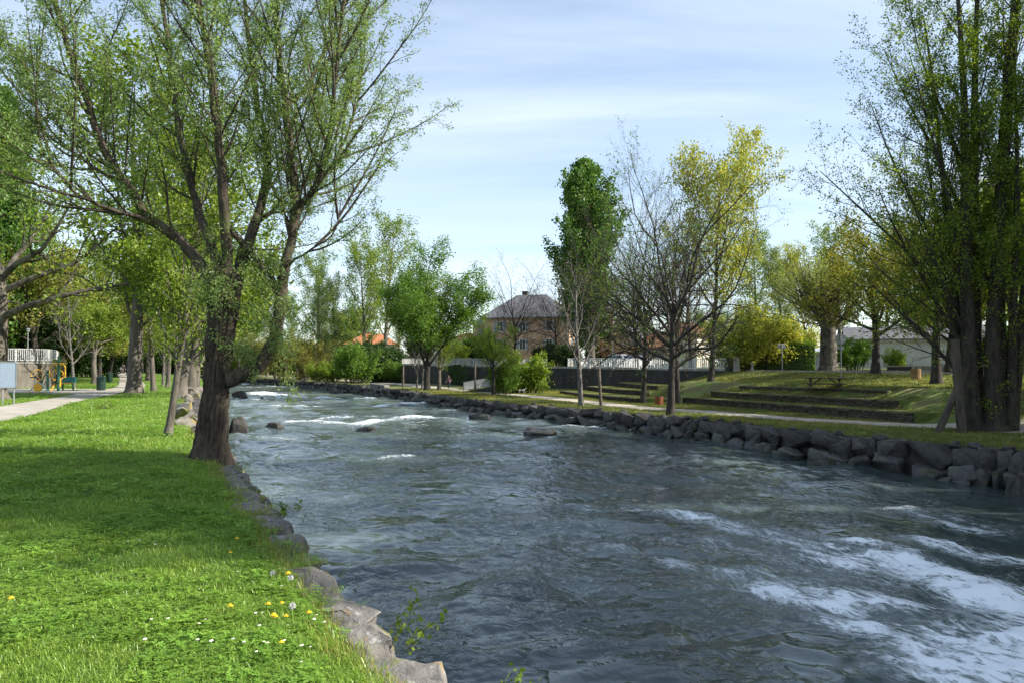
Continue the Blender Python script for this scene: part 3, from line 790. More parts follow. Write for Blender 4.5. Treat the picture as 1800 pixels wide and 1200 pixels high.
# ------------------------------------------------------------------ trees
class TreeGen:
    def __init__(s, seed):
        s.r = random.Random(seed); s.np = np.random.default_rng(seed)
        s.br = {}; s.sites = []
    def rand3(s): return Vector((s.r.gauss(0, 1), s.r.gauss(0, 1), s.r.gauss(0, 1)))
    def tube(s, pts, rad, sides):
        s.br.setdefault((len(pts), sides), []).append(([tuple(p) for p in pts], list(rad)))
    def wood(s, name, mat):
        V, F, o = [], [], 0
        for (n, sd), lst in s.br.items():
            P = np.array([b[0] for b in lst]); Rd = np.array([b[1] for b in lst]); B = len(lst)
            T = np.empty_like(P); T[:, 1:-1] = P[:, 2:] - P[:, :-2]; T[:, 0] = P[:, 1] - P[:, 0]; T[:, -1] = P[:, -1] - P[:, -2]
            T /= np.linalg.norm(T, axis=2, keepdims=True) + 1e-9
            mt = np.abs(T.mean(1)); ax = np.eye(3)[np.argmin(mt, 1)][:, None, :]
            U = np.cross(T, np.broadcast_to(ax, T.shape)); U /= np.linalg.norm(U, axis=2, keepdims=True) + 1e-9
            W = np.cross(T, U)
            an = 2 * np.pi * np.arange(sd) / sd
            ring = P[:, :, None] + Rd[:, :, None, None] * (U[:, :, None] * np.cos(an)[None, None, :, None] + W[:, :, None] * np.sin(an)[None, None, :, None])
            V.append(ring.reshape(-1, 3))
            b = o + (np.arange(B) * n * sd)[:, None, None]; i = (np.arange(n - 1) * sd)[None, :, None]; k = np.arange(sd)[None, None, :]; k1 = (k + 1) % sd
            F.append(np.stack([b + i + k, b + i + k1, b + i + sd + k1, b + i + sd + k], -1).reshape(-1, 4))
            o += B * n * sd
        return new_mesh(name, np.concatenate(V), np.concatenate(F), [mat], None, True)
    def leaves(s, name, mat, per, size, ratio=.5, spread=.12, droop=-.1, along=.7, cap=None):
        S = np.array([tuple(p) + tuple(d) for p, d in s.sites]); P, D = S[:, :3], S[:, 3:]
        n = int(len(P) * per)
        idx = s.np.integers(0, len(P), n) if per < 1 or per != int(per) else np.repeat(np.arange(len(P)), int(per))
        P, D = P[idx], D[idx]; n = len(P); g = s.np
        c = P + g.normal(0, spread, (n, 3))
        a = D * along + g.normal(0, .6, (n, 3)) + np.array([0, 0, droop]); a /= np.linalg.norm(a, axis=1, keepdims=True) + 1e-9
        q = g.normal(0, 1, (n, 3)) + np.array([0, 0, .6]); w = np.cross(a, q); w /= np.linalg.norm(w, axis=1, keepdims=True) + 1e-9
        l = size * g.uniform(.65, 1.35, (n, 1)); hw = l * ratio * .5
        V = np.stack([c - a * l * .5, c + w * hw - a * l * .05, c + a * l * .5, c - w * hw - a * l * .05], 1).reshape(-1, 3)
        return new_mesh(name, V, np.arange(n * 4).reshape(-1, 4), [mat], None, False)
    def grow(s, p, d, L, r, lv, sp, maxlv=None):
        q = sp[lv]; n = q['seg']; pts, rad, dirs = [p.copy()], [r], [d.copy()]
        tip = q.get('tip', .3)
        for i in range(n):
            d = (d + s.rand3() * q['wob'] + Vector((0, 0, q['up'])) / n).normalized()
            p = p + d * (L / n); pts.append(p.copy()); dirs.append(d.copy())
            rad.append(r * (1 - (1 - tip) * ((i + 1) / n)))
        s.tube(pts, rad, q.get('sides', 4))
        last = lv == len(sp) - 1
        ls = q.get('leaf', 0)
        for k in range(ls):
            t = (q.get('lt0', .15) + (1 - q.get('lt0', .15)) * (k + s.r.random()) / ls) * n; i = min(int(t), n - 1)
            s.sites.append((pts[i].lerp(pts[i + 1], t - i), dirs[i + 1]))
        if last: return
        c = sp[lv + 1]; m = q['n']; az = s.r.uniform(0, 6.28)
        for k in range(m):
            t = q['t0'] + (q.get('t1', 1.0) - q['t0']) * (k + s.r.random() * .9) / m
            u = t * n; i = min(int(u), n - 1)
            bp = pts[i].lerp(pts[i + 1], u - i); bd = dirs[i + 1]; br = rad[i] + (rad[i + 1] - rad[i]) * (u - i)
            az += 2.4 + s.r.uniform(-.5, .5)
            a = Vector((1, 0, 0)) if abs(bd.x) < .8 else Vector((0, 1, 0))
            e1 = bd.cross(a).normalized(); e2 = bd.cross(e1)
            ang = R_(q['ang'] + s.r.uniform(-1, 1) * q.get('angv', 12))
            if 'angt' in q: ang += R_(q['angt']) * (1 - t)
            cd = (bd * math.cos(ang) + (e1 * math.cos(az) + e2 * math.sin(az)) * math.sin(ang)).normalized()
            pr = q.get('prof', lambda t: 1 - .5 * t)(t)
            cl = L * q['lr'] * pr * s.r.uniform(.75, 1.25)
            s.grow(bp, cd, cl, max(min(br * q.get('rr', .55), br * .9), .004), lv + 1, sp)

UPZ = Vector((0, 0, 1))
PROTO = {}
def proto(key, gen, bark, leaf, **kw):
    PROTO[key] = (gen.wood(key + '_trunk', M[bark]), gen.leaves(key + '_crown', M[leaf], **kw) if leaf else None)

def L4(seg, wob, up, n=0, t0=.3, ang=45, lr=.4, sides=4, **k):
    return dict(seg=seg, wob=wob, up=up, n=n, t0=t0, ang=ang, lr=lr, sides=sides, **k)

def flare(g, r, h=.7, base=None):
    """root flare at a trunk's foot"""
    g.tube([Vector((0, 0, -.35)), Vector((0, 0, 0)), Vector((0, 0, h * .35)), Vector((0, 0, h))], [r * 1.75, r * 1.5, r * 1.15, r * .96], 14)

def std_tree(seed, H, r, sp, lean=(0, 0)):
    g = TreeGen(seed); flare(g, r)
    g.grow(Vector((0, 0, 0)), Vector((lean[0], lean[1], 1)).normalized(), H, r, 0, sp); return g

def make_protos():
    # tall dense columnar poplar
    for i in (0, 1):
        sp = [L4(10, .02, .1, 70, .04, 25, .36, 8, tip=.08, angt=8, angv=6, rr=.34, prof=lambda t: min(1, .8 + .8 * t) * (1 if t < .5 else 1 - .84 * (t - .5) / .5)),
              L4(5, .07, .45, 11, .10, 32, .36, 4, leaf=5), L4(3, .12, .3, 0, leaf=5, sides=3)]
        g = std_tree(11 + i, 24, .5, sp); proto('poplar%d' % i, g, 'bark_grey', 'leaf_poplar', per=15, size=.31, ratio=.78, spread=.30, droop=.0)
    # narrow airy young poplar, leaves thinner
    for i in (0, 1, 2):
        sp = [L4(10, .025, .1, 30, .18, 38, .27, 8, tip=.08, rr=.36, prof=lambda t: .6 + .6 * math.sin(math.pi * (t * .85 + .1))),
              L4(5, .10, .35, 8, .15, 38, .42, 4, leaf=3), L4(3, .14, .15, 0, leaf=5, sides=3)]
        g = std_tree(21 + i, 17, .32, sp); proto('airy%d' % i, g, 'bark_grey', 'leaf_fresh', per=9, size=.22, ratio=.62, spread=.28)
    # greyish airy willow / poplar upstream
    for i in (0, 1):
        sp = [L4(8, .04, .1, 26, .12, 34, .34, 7, tip=.1, rr=.4), L4(5, .11, .3, 9, .1, 34, .42, 4, leaf=3), L4(4, .14, -.05, 0, leaf=6, sides=3)]
        g = std_tree(31 + i, 15, .26, sp); proto('greywillow%d' % i, g, 'bark_grey', 'leaf_grey', per=8, size=.21, ratio=.45, spread=.26, droop=-.2)
    # round-headed leafy tree, several limbs from low down
    sp = [L4(4, .03, .1, 9, .42, 30, 1.9, 10, tip=.55, angv=14, rr=.55, prof=lambda t: .8 + .35 * t), L4(7, .07, .22, 11, .22, 36, .36, 6, tip=.2, rr=.5, prof=lambda t: 1.1 - .45 * t),
          L4(4, .12, .12, 6, .2, 40, .5, 4, leaf=3), L4(3, .16, .05, 0, leaf=5, sides=3)]
    for i in (0, 1):
        g = std_tree(41 + i, 4.2, .33, sp); proto('round%d' % i, g, 'bark_dark', 'leaf_green', per=14, size=.17, ratio=.62, spread=.30)
    # dark spreading bare tree with few leaves
    sp = [L4(6, .03, .05, 15, .42, 38, 1.30, 10, tip=.55, rr=.52, angv=16, angt=46, prof=lambda t: .72 + .45 * t), L4(9, .15, .45, 14, .12, 42, .34, 6, tip=.18, rr=.5, prof=lambda t: 1.2 - .5 * t), L4(5, .17, .22, 7, .15, 40, .5, 4, tip=.25, rr=.55, leaf=1), L4(3, .17, .15, 4, .15, 40, .6, 3, rr=.7, leaf=2), L4(2, .18, .1, 0, sides=3, leaf=1)]
    g = std_tree(53, 6.0, .25, sp); proto('baredark', g, 'bark_dark', 'leaf_green', per=.55, size=.11, ratio=.6, spread=.10)
    sp[3]['n'] = 2; g = std_tree(57, 6.0, .23, sp); proto('barefar', g, 'bark_dark', 'leaf_brown', per=.25, size=.14, ratio=.5, spread=.10)
    sp2 = [L4(7, .05, .1, 13, .22, 40, .5, 8, tip=.2, rr=.55, prof=lambda t: 1.15 - .6 * t), L4(6, .11, .35, 9, .15, 36, .42, 5, tip=.2, rr=.5), L4(4, .14, .25, 5, .15, 36, .5, 3, rr=.6, leaf=1), L4(3, .16, .2, 0, sides=3, leaf=1)]
    g = std_tree(61, 10, .19, sp2); proto('barepale', g, 'bark_pale', 'leaf_olive', per=.35, size=.10, ratio=.6, spread=.08)
    g = std_tree(63, 9, .16, sp2); proto('baretwig', g, 'twig_red', 'leaf_brown', per=2.0, size=.14, ratio=.5, spread=.15)
    # yellow-green spring maple
    sp = [L4(9, .03, .1, 20, .28, 44, .36, 8, tip=.12, rr=.5, angv=12, prof=lambda t: .75 + .65 * math.sin(math.pi * min(1, t * .95))), L4(6, .09, .28, 10, .2, 38, .42, 5, tip=.2, rr=.5, leaf=1), L4(4, .14, .15, 5, .2, 40, .5, 3, leaf=3), L4(2, .16, .1, 0, leaf=4, sides=3)]
    g = std_tree(71, 15.5, .30, sp); proto('yellow', g, 'bark_dark', 'leaf_yellow', per=4, size=.22, ratio=.7, spread=.26)
    # medium park trees, olive / lime leaves
    sp = [L4(5, .05, .1, 11, .38, 48, 1.0, 9, tip=.4, rr=.55, angv=16, prof=lambda t: 1.15 - .35 * t), L4(6, .12, .25, 9, .2, 42, .44, 5, tip=.2, rr=.5), L4(4, .16, .05, 5, .2, 42, .5, 3, leaf=3), L4(3, .18, .0, 0, leaf=4, sides=3)]
    g = std_tree(81, 5.5, .26, sp, (.06, 0)); proto('park_olive', g, 'bark_dark', 'leaf_olive', per=5, size=.16, ratio=.65, spread=.18)
    g = std_tree(83, 5.5, .28, sp, (-.08, 0)); proto('park_lime', g, 'bark_dark', 'leaf_lime', per=5, size=.16, ratio=.65, spread=.18)
    g = std_tree(85, 5.0, .30, sp); proto('park_green', g, 'bark_grey', 'leaf_fresh', per=6, size=.19, ratio=.65, spread=.22)
    # old plane with a stout bole and twisting half-bare limbs
    sp = [L4(5, .03, .05, 9, .55, 62, 1.0, 12, tip=.7, rr=.5, angv=14, prof=lambda t: 1.2 - .3 * t), L4(8, .16, .22, 9, .25, 45, .42, 7, tip=.2, rr=.5), L4(5, .2, .1, 6, .2, 45, .5, 4, leaf=2), L4(3, .22, .05, 0, leaf=3, sides=3)]
    g = std_tree(91, 6.5, .45, sp); proto('plane', g, 'bark_plane', 'leaf_lime', per=3, size=.16, ratio=.75, spread=.16)
    # pollarded plane: very thick bole, sheaf of upright shoots
    sp = [L4(4, .02, 0, 10, .62, 42, .75, 14, tip=.8, rr=.42, angv=12, prof=lambda t: 1), L4(5, .10, .45, 18, .3, 34, 1.45, 7, tip=.4, rr=.26), L4(6, .06, .35, 8, .2, 30, .35, 4, leaf=3), L4(3, .14, .3, 0, leaf=3, sides=3)]
    g = std_tree(95, 5.2, .92, sp); proto('pollard', g, 'bark_plane', 'leaf_pale', per=3, size=.16, ratio=.65, spread=.18)
    # bushes: many stems from the ground
    def bush(seed, H, n, spread_, leafk, key, size, per, bark='bark_dark', up=.25):
        g = TreeGen(seed); spb = [L4(5, .09, up, 8, .12, 40, .45, 4, tip=.25, rr=.5, leaf=2), L4(4, .14, .1, 5, .1, 42, .5, 3, leaf=4), L4(2, .16, 0, 0, leaf=4, sides=3)]
        for k in range(n):
            a = k * 2.4; rr = spread_ * .25 * math.sqrt(k / n)
            d = Vector((math.cos(a) * .55 * math.sqrt(k / n), math.sin(a) * .55 * math.sqrt(k / n), 1)).normalized()
            g.grow(Vector((math.cos(a) * rr, math.sin(a) * rr, -.1)), d, H * g.r.uniform(.65, 1.0), .03 + H * .006, 0, spb)
        proto(key, g, bark, leafk, per=per, size=size, ratio=.6, spread=size * .9)
    bush(101, 4.2, 14, 4, 'leaf_green', 'bush_green', .20, 4)
    bush(103, 3.6, 14, 4, 'leaf_dark', 'bush_dark', .20, 6)
    bush(105, 3.2, 12, 3, 'leaf_lime', 'bush_lime', .18, 3)
    bush(107, 7.5, 14, 4, 'leaf_olive', 'bush_willow', .20, 3, 'bark_grey', .1)
    bush(109, 5.5, 12, 4, 'leaf_brown', 'bush_brown', .16, 1.0, 'twig_red')
    bush(111, 5.0, 16, 4, 'leaf_yellow', 'bush_yellow', .22, 3)
make_protos()

def tree(name, key, x, y, label, cat='tree', group='park trees', s=1.0, rz=None, z=None, sx=None, lean=0.0, sink=0.05):
    rz = random.uniform(0, 6.28) if rz is None else rz
    root = thing(name, label, cat, (x, y, (lz(x, y) if z is None else z) - sink), 0, group)
    root.rotation_euler = (0, lean, rz); root.scale = (s * (sx or 1), s * (sx or 1), s)
    w, c = PROTO[key]
    link('trunk' if cat != 'bush' else 'stems', w, root)
    if c: link('crown', c, root)
    return root

def tpx(name, key, px, d, label, **k):
    return tree(name, key, xat(px, d), d, label, **k)

# ------------------------------------------------------------------ the big willow
def hero():
    g = TreeGen(5)
    base = Vector((-5.95, 15.2, -.05))
    def P(px, py, d): return at(px, py, d) - base
    limbs = {
        'A': ([(392, 545, 15.2), (362, 480, 15.15), (318, 425, 15.0), (268, 388, 14.7), (222, 325, 14.4), (182, 262, 14.1), (145, 160, 13.9), (110, 50, 13.7), (85, -60, 13.6)], (.17, .045)),
        'B': ([(396, 540, 15.2), (378, 450, 15.5), (352, 380, 15.9), (330, 300, 16.2), (312, 215, 16.5), (300, 120, 16.8), (285, 10, 17.0), (275, -90, 17.1)], (.15, .04)),
        'C': ([(400, 540, 15.2), (398, 440, 15.0), (392, 340, 14.6), (386, 250, 14.4), (374, 150, 14.2), (362, 70, 14.1), (345, -10, 14.1), (335, -100, 14.1)], (.15, .05)),
        'D': ([(404, 540, 15.2), (424, 460, 15.7), (448, 395, 16.1), (466, 330, 16.5), (470, 275, 16.7), (455, 190, 17.0), (440, 90, 17.3), (430, -20, 17.5)], (.17, .05)),
        'E': ([(402, 400, 15.2), (425, 425, 15.3), (455, 462, 15.4), (484, 498, 15.5)], (.08, .06)),
        'F': ([(398, 668, 15.2), (432, 655, 15.2), (462, 632, 15.25), (484, 596, 15.3), (492, 540, 15.4), (500, 480, 15.45), (513, 415, 15.5), (520, 350, 15.6), (513, 280, 15.7), (503, 200, 15.7), (492, 110, 15.7), (486, 40, 15.7), (492, -60, 15.7)], (.21, .06)),
        'G': ([(520, 362, 15.6), (540, 350, 15.4), (560, 318, 15.2), (576, 260, 15.0), (588, 160, 14.8), (596, 70, 14.7), (612, -30, 14.6)], (.10, .03)),
        'H': ([(519, 380, 15.6), (550, 335, 15.9), (590, 280, 16.2), (622, 200, 16.5), (640, 110, 16.7)], (.07, .015)),
        'I': ([(500, 470, 15.4), (545, 440, 15.1), (590, 405, 14.9), (600, 350, 14.7)], (.035, .010)),
        'J': ([(503, 190, 15.7), (540, 150, 16.1), (575, 80, 16.5), (605, 10, 16.8), (630, -60, 17)], (.07, .02)),
        'K': ([(268, 388, 14.7), (200, 370, 14.2), (140, 345, 13.8), (90, 290, 13.5), (60, 220, 13.4)], (.05, .015)),
        'L': ([(222, 325, 14.4), (150, 285, 14.9), (90, 230, 15.2), (50, 150, 15.4)], (.05, .015)),
        'N': ([(448, 395, 16.1), (490, 360, 16.8), (530, 300, 17.3), (560, 200, 17.6), (580, 90, 17.8)], (.06, .02)),
    }
    whip = [L4(6, .05, .60, 11, .12, 30, .24, 4, tip=.2, rr=.5, leaf=2), L4(4, .12, .0, 3, .2, 34, .55, 3, leaf=5, rr=.6), L4(3, .14, -.25, 0, sides=3, leaf=5)]
    cnt = dict(A=26, B=27, C=27, D=24, E=4, F=32, G=20, H=13, I=4, J=12, K=12, L=12, N=12)
    for k, (pp, (r0, r1)) in limbs.items():
        ctrl = [P(*q) for q in pp]; pts = []
        for i in range(len(ctrl) - 1):
            p0, p1, p2, p3 = ctrl[max(i - 1, 0)], ctrl[i], ctrl[i + 1], ctrl[min(i + 2, len(ctrl) - 1)]
            for j in range(4):
                t = j / 4
                pts.append(0.5 * ((2 * p1) + (p2 - p0) * t + (2 * p0 - 5 * p1 + 4 * p2 - p3) * t * t + (3 * p1 - p0 - 3 * p2 + p3) * t ** 3))
        pts.append(ctrl[-1]); n = len(pts)
        pts = [p + g.rand3() * .012 for p in pts]
        rad = [.84 * (r0 + (r1 - r0) * (i / (n - 1)) ** .7) * (1 + .10 * g.r.uniform(-1, 1)) for i in range(n)]
        g.tube(pts, rad, 10)
        m = cnt[k]; az = g.r.uniform(0, 6)
        t0 = .45 if k == 'F' else .28 if k in 'ABCD' else .15
        for j in range(m):
            u = (t0 + (1 - t0) * (j + g.r.random()) / m) * (n - 1); i = min(int(u), n - 2)
            bp = pts[i].lerp(pts[i + 1], u - i); bd = (pts[i + 1] - pts[i]).normalized()
            az += 2.4; a = Vector((0, 1, 0)); e1 = bd.cross(a).normalized(); e2 = bd.cross(e1)
            ang = R_(g.r.uniform(20, 48))
            cd = (bd * math.cos(ang) + (e1 * math.cos(az) + e2 * math.sin(az)) * math.sin(ang)).normalized()
            if abs(cd.y) > .75: cd.y *= .6
            g.grow(bp, cd, g.r.uniform(1.3, 3.0), g.r.uniform(.016, .03), 0, whip)
    # epicormic sprays low on the bole and on the second stem
    spray = [L4(4, .14, .2, 5, .1, 40, .5, 3, leaf=4), L4(3, .16, -.25, 0, sides=3, leaf=6)]
    for (px, py, d, n) in [(395, 520, 14.85, 10), (420, 500, 14.9, 8), (370, 510, 14.9, 8), (490, 560, 15.1, 12), (500, 480, 15.2, 10), (480, 610, 15.1, 9), (455, 640, 15.1, 7), (515, 400, 15.3, 8), (440, 460, 15.5, 8), (350, 420, 15.1, 6)]:
        for _ in range(n):
            v = g.rand3(); v.z = abs(v.z) * .3 - .1; v.y = -abs(v.y)
            g.grow(P(px + g.r.uniform(-14, 14), py + g.r.uniform(-25, 25), d + .1), v.normalized(), g.r.uniform(.35, 1.0), .008, 0, spray)
    root = thing('willow_tree', 'big old forked willow with furrowed bark at the edge of the near bank', 'tree', base, 0, 'park trees')
    br = g.wood('willow_branches', M['bark_willow'])
    cr = g.leaves('willow_crown', M['leaf_willow'], per=3, size=.062, ratio=.32, spread=.055, droop=-.35, along=.9)
    # furrowed bole
    prof = [(-.35, .44), (-.05, .375), (.12, .34), (.35, .31), (.7, .28), (1.1, .26), (1.5, .25), (1.9, .25), (2.3, .26), (2.7, .28), (3.0, .30), (3.3, .33), (3.6, .27)]
    cx = [(-.35, .15), (0, .17), (1.1, .27), (2.0, .36), (2.7, .42), (3.3, .44), (3.6, .44)]
    nz_, na = 190, 124
    zs = np.linspace(-.35, 3.6, nz_); th = np.linspace(0, 2 * np.pi, na, endpoint=False)
    rr = np.interp(zs, [p[0] for p in prof], [p[1] for p in prof])[:, None]; ox = np.interp(zs, [p[0] for p in cx], [p[1] for p in cx])[:, None]
    T, Zg = np.meshgrid(th, zs)
    c_, s_ = np.cos(T), np.sin(T)
    def cyl(f, zf, o, sd):   # seamless round the trunk
        w1 = (T / (2 * np.pi)); A = fbm(T * f + 3 * fbm(c_ * 2 + 5, Zg * 1.2 + s_, 2, sd + 9), Zg * zf, o, sd); B = fbm((T - 2 * np.pi) * f + 3 * fbm(c_ * 2 + 5, Zg * 1.2 + s_, 2, sd + 9), Zg * zf, o, sd)
        k = sstep(.85, 1.0, w1); return A * (1 - k) + B * k
    rg = 1 - np.abs(2 * cyl(6.5, 1.3, 3, 7) - 1)
    rg2 = 1 - np.abs(2 * cyl(15, 3.0, 2, 17) - 1)
    rad = rr * (1 + .06 * np.sin(T * 3 + 1) + .04 * np.sin(T * 5 + Zg)) + .10 * np.exp(-np.maximum(Zg + .1, 0) / .25) * np.maximum(0, np.sin(T * 4 + .6)) ** 2
    rad = rad - .075 * rg ** 3 - .035 * rg2 ** 3 + .015 + .05 * (fbm(c_ * 2 + 9, Zg * 1.4 + s_ * 2, 3, 3) - .5)
    V = np.stack([ox + rad * c_, rad * s_, Zg], -1).reshape(-1, 3)
    i = np.arange(nz_ - 1)[:, None] * na + np.arange(na)[None, :]; i1 = np.arange(nz_ - 1)[:, None] * na + (np.arange(na)[None, :] + 1) % na
    F = np.stack([i, i1, i1 + na, i + na], -1).reshape(-1, 4)
    tr = link('trunk', new_mesh('willow_trunk', V, F, [M['bark_willow']], None, True), root)
    link('branches', br, tr)
    link('crown', cr, root)
hero()

# ------------------------------------------------------------------ the dark poplar clump on the far bank
def clump():
    g = TreeGen(8)
    x0, y0 = 20.7, 35.2
    base = Vector((x0, y0, lz(x0, y0) - .05))
    sp1 = [L4(7, .05, .55, 9, .15, 36, .42, 6, tip=.2, rr=.45, leaf=2), L4(5, .10, .35, 4, .1, 36, .45, 3, leaf=4, rr=.5), L4(3, .14, .1, 2, .2, 40, .6, 3, leaf=4), L4(2, .16, 0, 0, sides=3, leaf=3)]
    stems = [(-.55, -.2, -.035, 21, .36), (.25, -.35, .0, 23, .34), (.75, .1, .035, 22, .38), (.1, .55, .02, 24, .32), (-.35, .5, -.06, 19, .22), (1.1, -.3, .07, 18, .22), (-.6, .3, -.10, 14, .14), (1.5, .4, .1, 20, .25)]
    for (sx, sy, lx, H, r) in stems:
        pts, rad = [], []; p = Vector((sx, sy, -.2)); d = Vector((lx, g.r.uniform(-.03, .03), 1)).normalized(); n = 16
        for i in range(n + 1):
            pts.append(p.copy()); rad.append(r * (1 - .85 * i / n) * (1.6 if i == 0 else 1.12 if i == 1 else 1))
            d = (d + g.rand3() * .018).normalized(); p = p + d * (H / n)
        g.tube(pts, rad, 10); az = g.r.uniform(0, 6); m = 15
        for j in range(m):
            u = (.10 + .88 * (j + g.r.random()) / m) * n; i = min(int(u), n - 1); bp = pts[i].lerp(pts[i + 1], u - i); az += 2.4
            ang = R_(g.r.uniform(22, 44)); cd = Vector((math.cos(az) * math.sin(ang), math.sin(az) * math.sin(ang), math.cos(ang)))
            if bp.z + base.z < 2.5: continue
            g.grow(bp, cd, g.r.uniform(3.0, 5.5) * (1.15 - .5 * u / n), rad[i] * .3, 0, sp1)
        # short leafy shoots hugging the stems
        shoot = [L4(3, .12, .3, 3, .1, 42, .6, 3, leaf=4), L4(2, .16, 0, 0, sides=3, leaf=5)]
        for j in range(24 if sx < .5 else 44):
            u = (.03 + .8 * g.r.random()) * n; i = min(int(u), n - 1); bp = pts[i].lerp(pts[i + 1], u - i); a = g.r.uniform(0, 6.28)
            g.grow(bp + Vector((math.cos(a), math.sin(a), 0)) * rad[i] * .8, Vector((math.cos(a), math.sin(a), .7)).normalized(), g.r.uniform(.5, 1.3), .012, 0, shoot)
    # long ascending limbs that lean out over the river on the left
    for (z0, H, ax, ay, r) in [(3.2, 9, -.62, -.1, .12), (5.0, 10, -.55, .25, .12), (7.5, 10, -.45, -.25, .11), (9.5, 9, -.4, .1, .10), (2.2, 7, -.8, .25, .10), (4.0, 9, -.7, -.45, .09), (11, 9, -.35, -.1, .09), (6.2, 10, -.62, 0.05, .1)]:
        lim = [L4(9, .04, .30, 15, .15, 34, .34, 7, tip=.15, rr=.42, prof=lambda t: 1.2 - .6 * t), L4(5, .10, .25, 7, .12, 36, .45, 4, leaf=2, rr=.5), L4(4, .14, .1, 3, .2, 38, .55, 3, leaf=2), L4(2, .16, 0, 0, sides=3, leaf=2)]
        g.grow(Vector((-.5, 0, z0)), Vector((ax, ay, .85)).normalized(), H * .95, r, 0, lim)
    root = thing('poplar_clump', 'tall shady multi-stemmed poplar rising from the boulders on the far bank', 'tree', base, 0, 'park trees')
    g.tube([Vector((.2, .05, -.4)), Vector((.2, .05, 0)), Vector((.2, .05, .3)), Vector((.2, .05, .55))], [1.25, 1.08, .88, .5], 18)
    link('trunk', g.wood('poplar_clump_trunk', M['bark_dark']), root)
    link('crown', g.leaves('poplar_clump_crown', M['leaf_lime'], per=2.3, size=.085, ratio=.8, spread=.11, droop=-.1), root)
clump()
# ------------------------------------------------------------------ trees of the near bank (left)
G = 'park trees'
tpx('slender_tree', 'airy0', 297, 19.8, 'thin dark leaning tree between the big willow and the path', s=.44, sx=.75, lean=.12, rz=0.0)
tpx('poplar_tree', 'airy1', 237, 53, 'stout pale-trunked poplar beside the bend of the near path', s=1.2, sx=1.3, rz=1.0)
tpx('plane_tree', 'plane', -4, 43, 'stout plane tree with twisting half-bare limbs behind the notice board', s=1.12, rz=.4)
tpx('poplar_tree', 'poplar1', -16, 78, 'tall dark columnar poplar behind the plane tree', s=1.15, rz=.3)
tpx('park_tree', 'park_green', 318, 45, 'leaning tree at the grass end of the rubble heap', s=1.15, lean=.08, rz=.2)
tpx('park_tree', 'airy2', 335, 50, 'dark straight trunk above the rubble heap', s=.85, sx=1.3, rz=1.2)
tpx('park_tree', 'greywillow0', 347, 51, 'pale straight trunk above the rubble heap', s=.95, rz=2.2)
tpx('slender_tree', 'airy2', 271, 57, 'thin tree with bare trunk between poplar and rubble heap', s=.65, rz=4)
tpx('slender_tree', 'barepale', 287, 72, 'thin pale leaning sapling upstream on the near lawn', s=.7, lean=.12, rz=.1)
tpx('slender_tree', 'airy0', 296, 66, 'slim straight young tree upstream on the near lawn', s=.62, rz=5)
tpx('slender_tree', 'airy1', 260, 95, 'slim tree seen past the right edge of the poplar trunk', s=.75)
tpx('slender_tree', 'airy2', 263, 102, 'slim tree just behind the one past the poplar trunk', s=.8)
tpx('park_tree', 'barepale', 131, 64, 'pale multi-stemmed tree beside the exercise machines', s=.72, rz=1)
tpx('park_tree', 'park_green', 168, 78, 'small dark-trunked tree behind the litter bin', s=1.0, rz=2)
tpx('park_tree', 'park_olive', 176, 84, 'small tree with dark trunk at the edge of the path behind the bin', s=1.0, rz=3)
tpx('park_tree', 'park_lime', 192, 104, 'small tree by the second bin up the path', s=1.0, rz=4)
tpx('park_tree', 'park_green', 236, 120, 'far tree overhanging the near path', s=1.5, rz=5)
tpx('park_tree', 'park_olive', 204, 150, 'tree far up the near path to the left of the walkers', s=1.4, rz=5.5)
tpx('park_tree', 'airy0', 216, 165, 'tree far up the near path behind the walkers', s=.9)
tpx('park_tree', 'airy1', 226, 142, 'tree far up the near path to the right of the walkers', s=.9)
tpx('park_tree', 'park_olive', 62, 80, 'spreading olive-leaved tree standing above the concrete wall', s=1.6, rz=1)
tpx('park_tree', 'park_lime', 110, 92, 'spreading lime-leaved tree above the concrete wall end', s=1.7, rz=2)
tpx('dark_tree', 'bush_dark', 30, 86, 'dense dark evergreen beside the lamp on the concrete wall', s=2.4, cat='tree', rz=2)
tpx('dark_tree', 'bush_dark', 85, 98, 'dense dark evergreen behind the concrete wall end', s=2.4, cat='tree', rz=4)
tpx('dark_tree', 'bush_dark', 160, 118, 'dark evergreen behind the small trees by the bins', s=2.2, cat='tree', rz=1)
for i, (px, d, k, s) in enumerate([(-60, 95, 'airy0', 1.2), (150, 130, 'airy2', 1.15), (60, 120, 'airy1', 1.3), (195, 185, 'round1', 1.2), (250, 170, 'airy0', 1.2), (290, 135, 'round0', 1.1), (320, 115, 'greywillow1', 1.0), (362, 120, 'airy2', 1.1), (385, 95, 'greywillow0', .95), (330, 165, 'airy1', 1.3), (120, 190, 'round0', 1.5), (400, 170, 'round1', 1.2), (-10, 140, 'airy1', 1.4), (280, 230, 'round0', 1.6), (30, 180, 'airy2', 1.5), (225, 240, 'round1', 1.6), (340, 88, 'airy0', .9), (170, 160, 'airy1', 1.25)]):
    lab = ['tall airy tree at the left edge behind the plane', 'airy tree above the bins in the left woodland', 'tall airy tree above the concrete wall woodland', 'broad green tree closing the near path', 'tall airy tree behind the pale-trunked poplar', 'broad tree behind the slim young trees', 'grey-leaved tree behind the rubble heap', 'airy tree just left of the willow bole', 'grey-leaved tree hanging over the water behind the willow bole',
           'tall airy tree far behind the rubble heap', 'broad tree deep in the left woodland', 'broad tree at the river bend behind the willow', 'tall airy tree behind the dark evergreens', 'broad tree at the far end of the near lawn', 'tall airy tree deep behind the concrete wall', 'broad tree beyond the far walkers', 'young airy tree on the near bank upstream of the rubble', 'tall airy tree in the middle of the left woodland'][i]
    tpx('woodland_tree', k, px, d, lab, s=s, group='trees of the near bank woodland')
